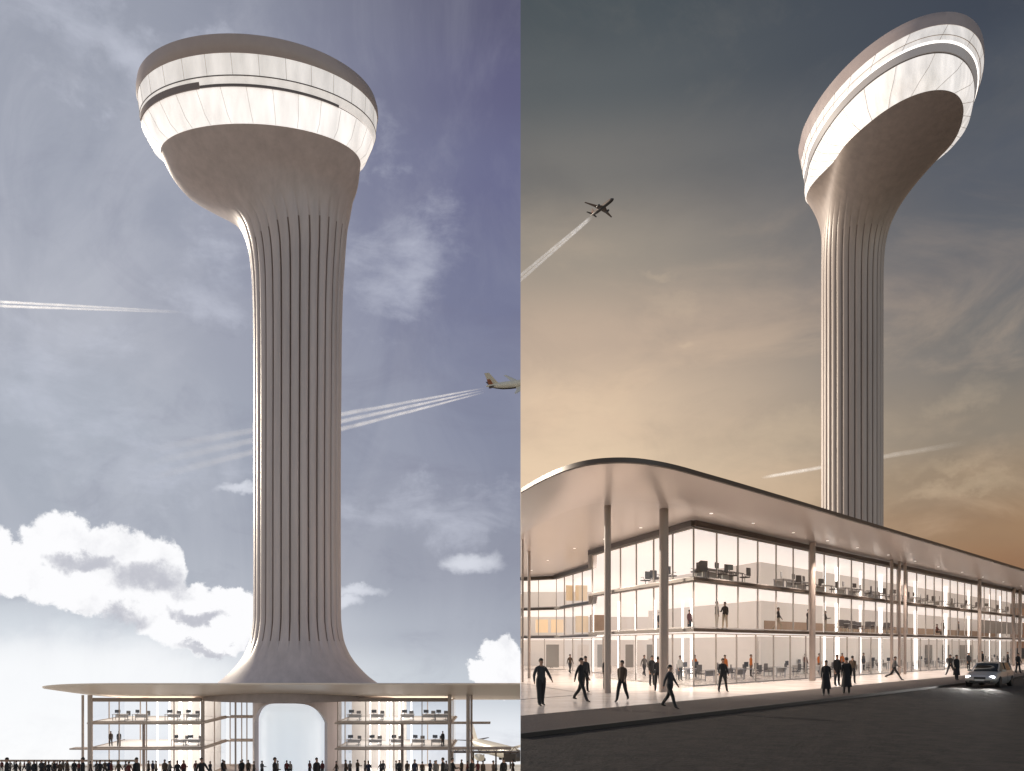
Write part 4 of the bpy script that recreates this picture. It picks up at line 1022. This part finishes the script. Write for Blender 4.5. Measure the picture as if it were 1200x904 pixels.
# ------------------------------------------------------------------ contrails
def contrail_mat(name, length, a0, a1, seed, fine_=.35):
    m = bpy.data.materials.new(name); m.use_nodes = True; t = m.node_tree; t.nodes.clear()
    o = t.nodes.new('ShaderNodeOutputMaterial'); tr = t.nodes.new('ShaderNodeBsdfTransparent'); df = t.nodes.new('ShaderNodeBsdfDiffuse'); df.inputs[0].default_value = (.92, .92, .93, 1)
    tl = t.nodes.new('ShaderNodeBsdfTranslucent'); tl.inputs[0].default_value = (.92, .92, .93, 1); ad = t.nodes.new('ShaderNodeAddShader')
    t.links.new(df.outputs[0], ad.inputs[0]); t.links.new(tl.outputs[0], ad.inputs[1])
    tcn = t.nodes.new('ShaderNodeTexCoord'); sp = t.nodes.new('ShaderNodeSeparateXYZ'); t.links.new(tcn.outputs['Object'], sp.inputs[0])
    mr = t.nodes.new('ShaderNodeMapRange'); mr.inputs[1].default_value = 0; mr.inputs[2].default_value = length; mr.inputs[3].default_value = a0; mr.inputs[4].default_value = a1; t.links.new(sp.outputs[0], mr.inputs[0])
    n = t.nodes.new('ShaderNodeTexNoise'); n.inputs['Scale'].default_value = fine_*.5; n.inputs['Detail'].default_value = 4; t.links.new(tcn.outputs['Object'], n.inputs['Vector'])
    m3 = t.nodes.new('ShaderNodeMapRange'); m3.inputs[1].default_value = .3; m3.inputs[2].default_value = .7; m3.inputs[3].default_value = .55; t.links.new(n.outputs[0], m3.inputs[0])
    lw = t.nodes.new('ShaderNodeLayerWeight'); lw.inputs[0].default_value = .6; inv = t.nodes.new('ShaderNodeMath'); inv.operation = 'SUBTRACT'; inv.inputs[0].default_value = 1; t.links.new(lw.outputs['Facing'], inv.inputs[1])
    a = t.nodes.new('ShaderNodeMath'); a.operation = 'MULTIPLY'; t.links.new(mr.outputs[0], a.inputs[0]); t.links.new(m3.outputs[0], a.inputs[1])
    fi = t.nodes.new('ShaderNodeMapRange'); fi.inputs[1].default_value = 0; fi.inputs[2].default_value = length*.07; t.links.new(sp.outputs[0], fi.inputs[0]); a2 = t.nodes.new('ShaderNodeMath'); a2.operation = 'MULTIPLY'; t.links.new(a.outputs[0], a2.inputs[0]); t.links.new(fi.outputs[0], a2.inputs[1])
    b = t.nodes.new('ShaderNodeMath'); b.operation = 'MULTIPLY'; b.use_clamp = True; t.links.new(a2.outputs[0], b.inputs[0]); t.links.new(inv.outputs[0], b.inputs[1])
    mxn = t.nodes.new('ShaderNodeMixShader'); t.links.new(b.outputs[0], mxn.inputs[0]); t.links.new(tr.outputs[0], mxn.inputs[1]); t.links.new(ad.outputs[0], mxn.inputs[2]); t.links.new(mxn.outputs[0], o.inputs[0])
    return m
def pt(px, py, Y): return Vector(((px-610)/F*Y, Y, CAMZ+(758-py)/F*Y))
def contrail(label, A, Bp, strands, r0, r1, a0, a1, seed, fine_=.35, clip=None):
    d = Bp-A; L_ = d.length
    t = thing('contrail', label, 'contrail', tuple(A)); t.rotation_mode = 'QUATERNION'; t.rotation_quaternion = d.to_track_quat('X', 'Z')
    rr = random.Random(seed); m = contrail_mat('vapour', L_, a0, a1, seed, fine_)
    for so_, sp0, sp1 in strands:
        b = MB(); n = 40; pts = []; rad = []
        for i in range(n+1):
            u = i/n; x = u*L_; off = sp0+(sp1-sp0)*u
            pts.append((x, rr.uniform(-.05, .05)*(r0+(r1-r0)*u), off+rr.uniform(-.08, .08)*(r0+(r1-r0)*u))); rad.append((r0+(r1-r0)*u)*rr.uniform(.93, 1.07))
        b.tube(pts, rad, 10, cap=False); b.build('vapour_trail', m, t, True, clip)
    return t
contrail('broad streaky vapour trail of the pale airliner, passing behind the bright tower', pt(569, 456, 362), pt(165, 548, 470), [(0, .5, 10), (0, -.5, 1.5), (0, -1.5, -8)], .35, 3.0, .50, .0, 1, .3)
contrail('thin double vapour trail at the left edge, level with the tower shaft', pt(-8, 356, 800), pt(215, 366, 800), [(0, 2.2, .6), (0, -2.2, -.6)], 1.7, 1.0, .6, 0, 2, .25)
contrail('bright vapour trail sloping down behind the small dark airliner', pt(694, 254, 905), pt(604, 331, 1092), [(0, 1.1, 3.6), (0, -1.1, -3.6)], 1.1, 2.3, .6, .42, 3, .25, clip=(.05, 1))
contrail('faint slanting vapour trail just above the roof, passing behind the dusky tower', pt(892, 560, 600), pt(1135, 518, 640), [(0, .3, .8), (0, -.5, -1.2)], 1.0, 1.7, .26, .0, 4, .3)

# ------------------------------------------------------------------ jet bridge and service clutter beside the parked airliner
t = thing('boarding_bridge', 'dark raised truss walkway in front of the parked airliner', 'walkway', (-7.2, 150, gz(150)))
MB().box((0, 0, 3.3), (13.6, 1.6, .25)).build('deck', M['bronze'], t)
MB().box((0, -.8, 4.35), (13.6, .12, .14)).build('top_rail', M['bronze'], t)
b = MB()
for i in range(9): x = -6.7+i*1.5; b.tube([(x, -.8, 3.4), (x+.75, -.8, 4.35), (x+1.5, -.8, 3.4)], .07, 6)
b.build('lattice', M['bronze'], t)
for x in (-6.2, -2, 2.4, 5.2): MB().box((x, 0, 1.6), (.3, .3, 3.2)).build('post', M['bronze'], t)
MB().box((5.1, 0, 2.2), (2.4, 1.4, 1.6)).build('stair_box', M['planed'], t)

# ------------------------------------------------------------------ car
def car():
    fc = Vector((27.2, 45.5)); c = fc+RD*2.25
    t = thing('estate_car', 'silver estate car with both headlights lit, driving along the kerb', 'car', (c.x, c.y, -.12), math.atan2(-RD.y, -RD.x))   # nose towards local +X
    def sec(x, w, z0, z1, tw=None, bulge=.0):
        tw = tw or w*.9; h = z1-z0
        return [(x, -w*.86, z0), (x, -w, z0+h*.25), (x, -w, z0+h*.62), (x, -tw, z1-.02), (x, -tw*.7, z1+bulge), (x, 0, z1+bulge*1.3), (x, tw*.7, z1+bulge), (x, tw, z1-.02), (x, w, z0+h*.62), (x, w, z0+h*.25), (x, w*.86, z0)]
    b = MB(); b.rings([sec(-2.25, .72, .42, .88, .66), sec(-2.15, .83, .30, .98, .74), sec(-1.6, .88, .22, 1.0, .80), sec(0, .89, .20, .97, .80), sec(.9, .89, .20, .95, .80, .01), sec(1.5, .87, .22, .88, .76, .02), sec(2.0, .82, .26, .78, .68, .02), sec(2.2, .74, .32, .68, .60, .01), sec(2.26, .62, .38, .58, .5)], 0)
    b.build('body', M['carp'], t, True)
    b = MB()
    def cab(x, w0, z0, w1, z1): return [(x, -w0, z0), (x, -w1, z1), (x, -w1*.6, z1+.035), (x, w1*.6, z1+.035), (x, w1, z1), (x, w0, z0)]
    b.rings([cab(-2.12, .70, .93, .60, .98), cab(-1.9, .74, .93, .60, 1.38), cab(-1.4, .76, .93, .61, 1.43), cab(-.2, .77, .93, .61, 1.45), cab(.35, .77, .93, .58, 1.38), cab(1.15, .72, .88, .62, .93)], 0)
    b.build('greenhouse', M['carglass'], t, True)
    b = MB(); b.rings([[(x, -w, z), (x, -w*.6, z+.045), (x, w*.6, z+.045), (x, w, z)] for x, w, z in ((-1.95, .59, 1.40), (-1.4, .62, 1.44), (-.2, .62, 1.46), (.32, .58, 1.405))], 0); b.build('roof', M['carp'], t, True)
    for s in (-1, 1):
        b = MB(); b.tube([(1.15, s*.71, .92), (.34, s*.59, 1.41)], .035, 6); b.tube([(-1.93, s*.60, 1.41), (-2.13, s*.68, .95)], .05, 6); b.build('pillar', M['carp'], t)
        b = MB(); b.tube([(-.35, s*.775, .95), (-.35, s*.625, 1.44)], .03, 6); b.build('pillar', M['dark'], t)
        MB().box((-.3, s*.893, .60), (.015, .012, .55)).build('door_seam', M['dark'], t)
        MB().box((-.55, s*.897, .80), (.16, .02, .03)).build('door_handle', M['chrome'], t)
        MB().box((.72, s*.93, .98), (.12, .2, .13)).build('wing_mirror', M['carp'], t, bevel=.02)
        MB().box((2.13, s*.60, .62), (.17, .30, .13)).build('headlight', M['lamp'], t, bevel=.03)
        MB().box((2.215, s*.55, .40), (.06, .18, .08)).build('fog_light', M['chrome'], t)
        for x in (1.38, -1.36):
            wb = MB(); wb.tube([(x, s*.66, .33), (x, s*.89, .33)], .33, 28); wh = wb.build('wheel', M['tyre'], t, True)
            wr_ = MB(); wr_.tube([(x, s*.885, .33), (x, s*.905, .33)], .21, 20); wr_.build('rim', M['chrome'], wh, True)
    MB().box((2.25, 0, .56), (.05, .62, .12)).build('grille', M['dark'], t)
    MB().box((2.22, 0, .34), (.1, 1.1, .12)).build('lower_intake', M['dark'], t)
    MB().box((2.30, 0, .44), (.02, .5, .11)).build('number_plate', M['plate'], t)
    hd = Vector((-RD.x, -RD.y, 0)); sd = Vector((RD.y, -RD.x, 0))
    for s in (-1, 1):
        L = bpy.data.lights.new('headlight_beam', 'SPOT'); L.energy = 500; L.spot_size = R_(50); L.spot_blend = .8; L.color = (1, .95, .9); L.shadow_soft_size = .08
        o = bpy.data.objects.new('headlight_beam', L); COL.objects.link(o); o.parent = t
        o.location = (2.32, s*.6, .62); dr = Vector((1, s*.05, -.13)); o.rotation_euler = dr.to_track_quat('-Z', 'Y').to_euler()
car()
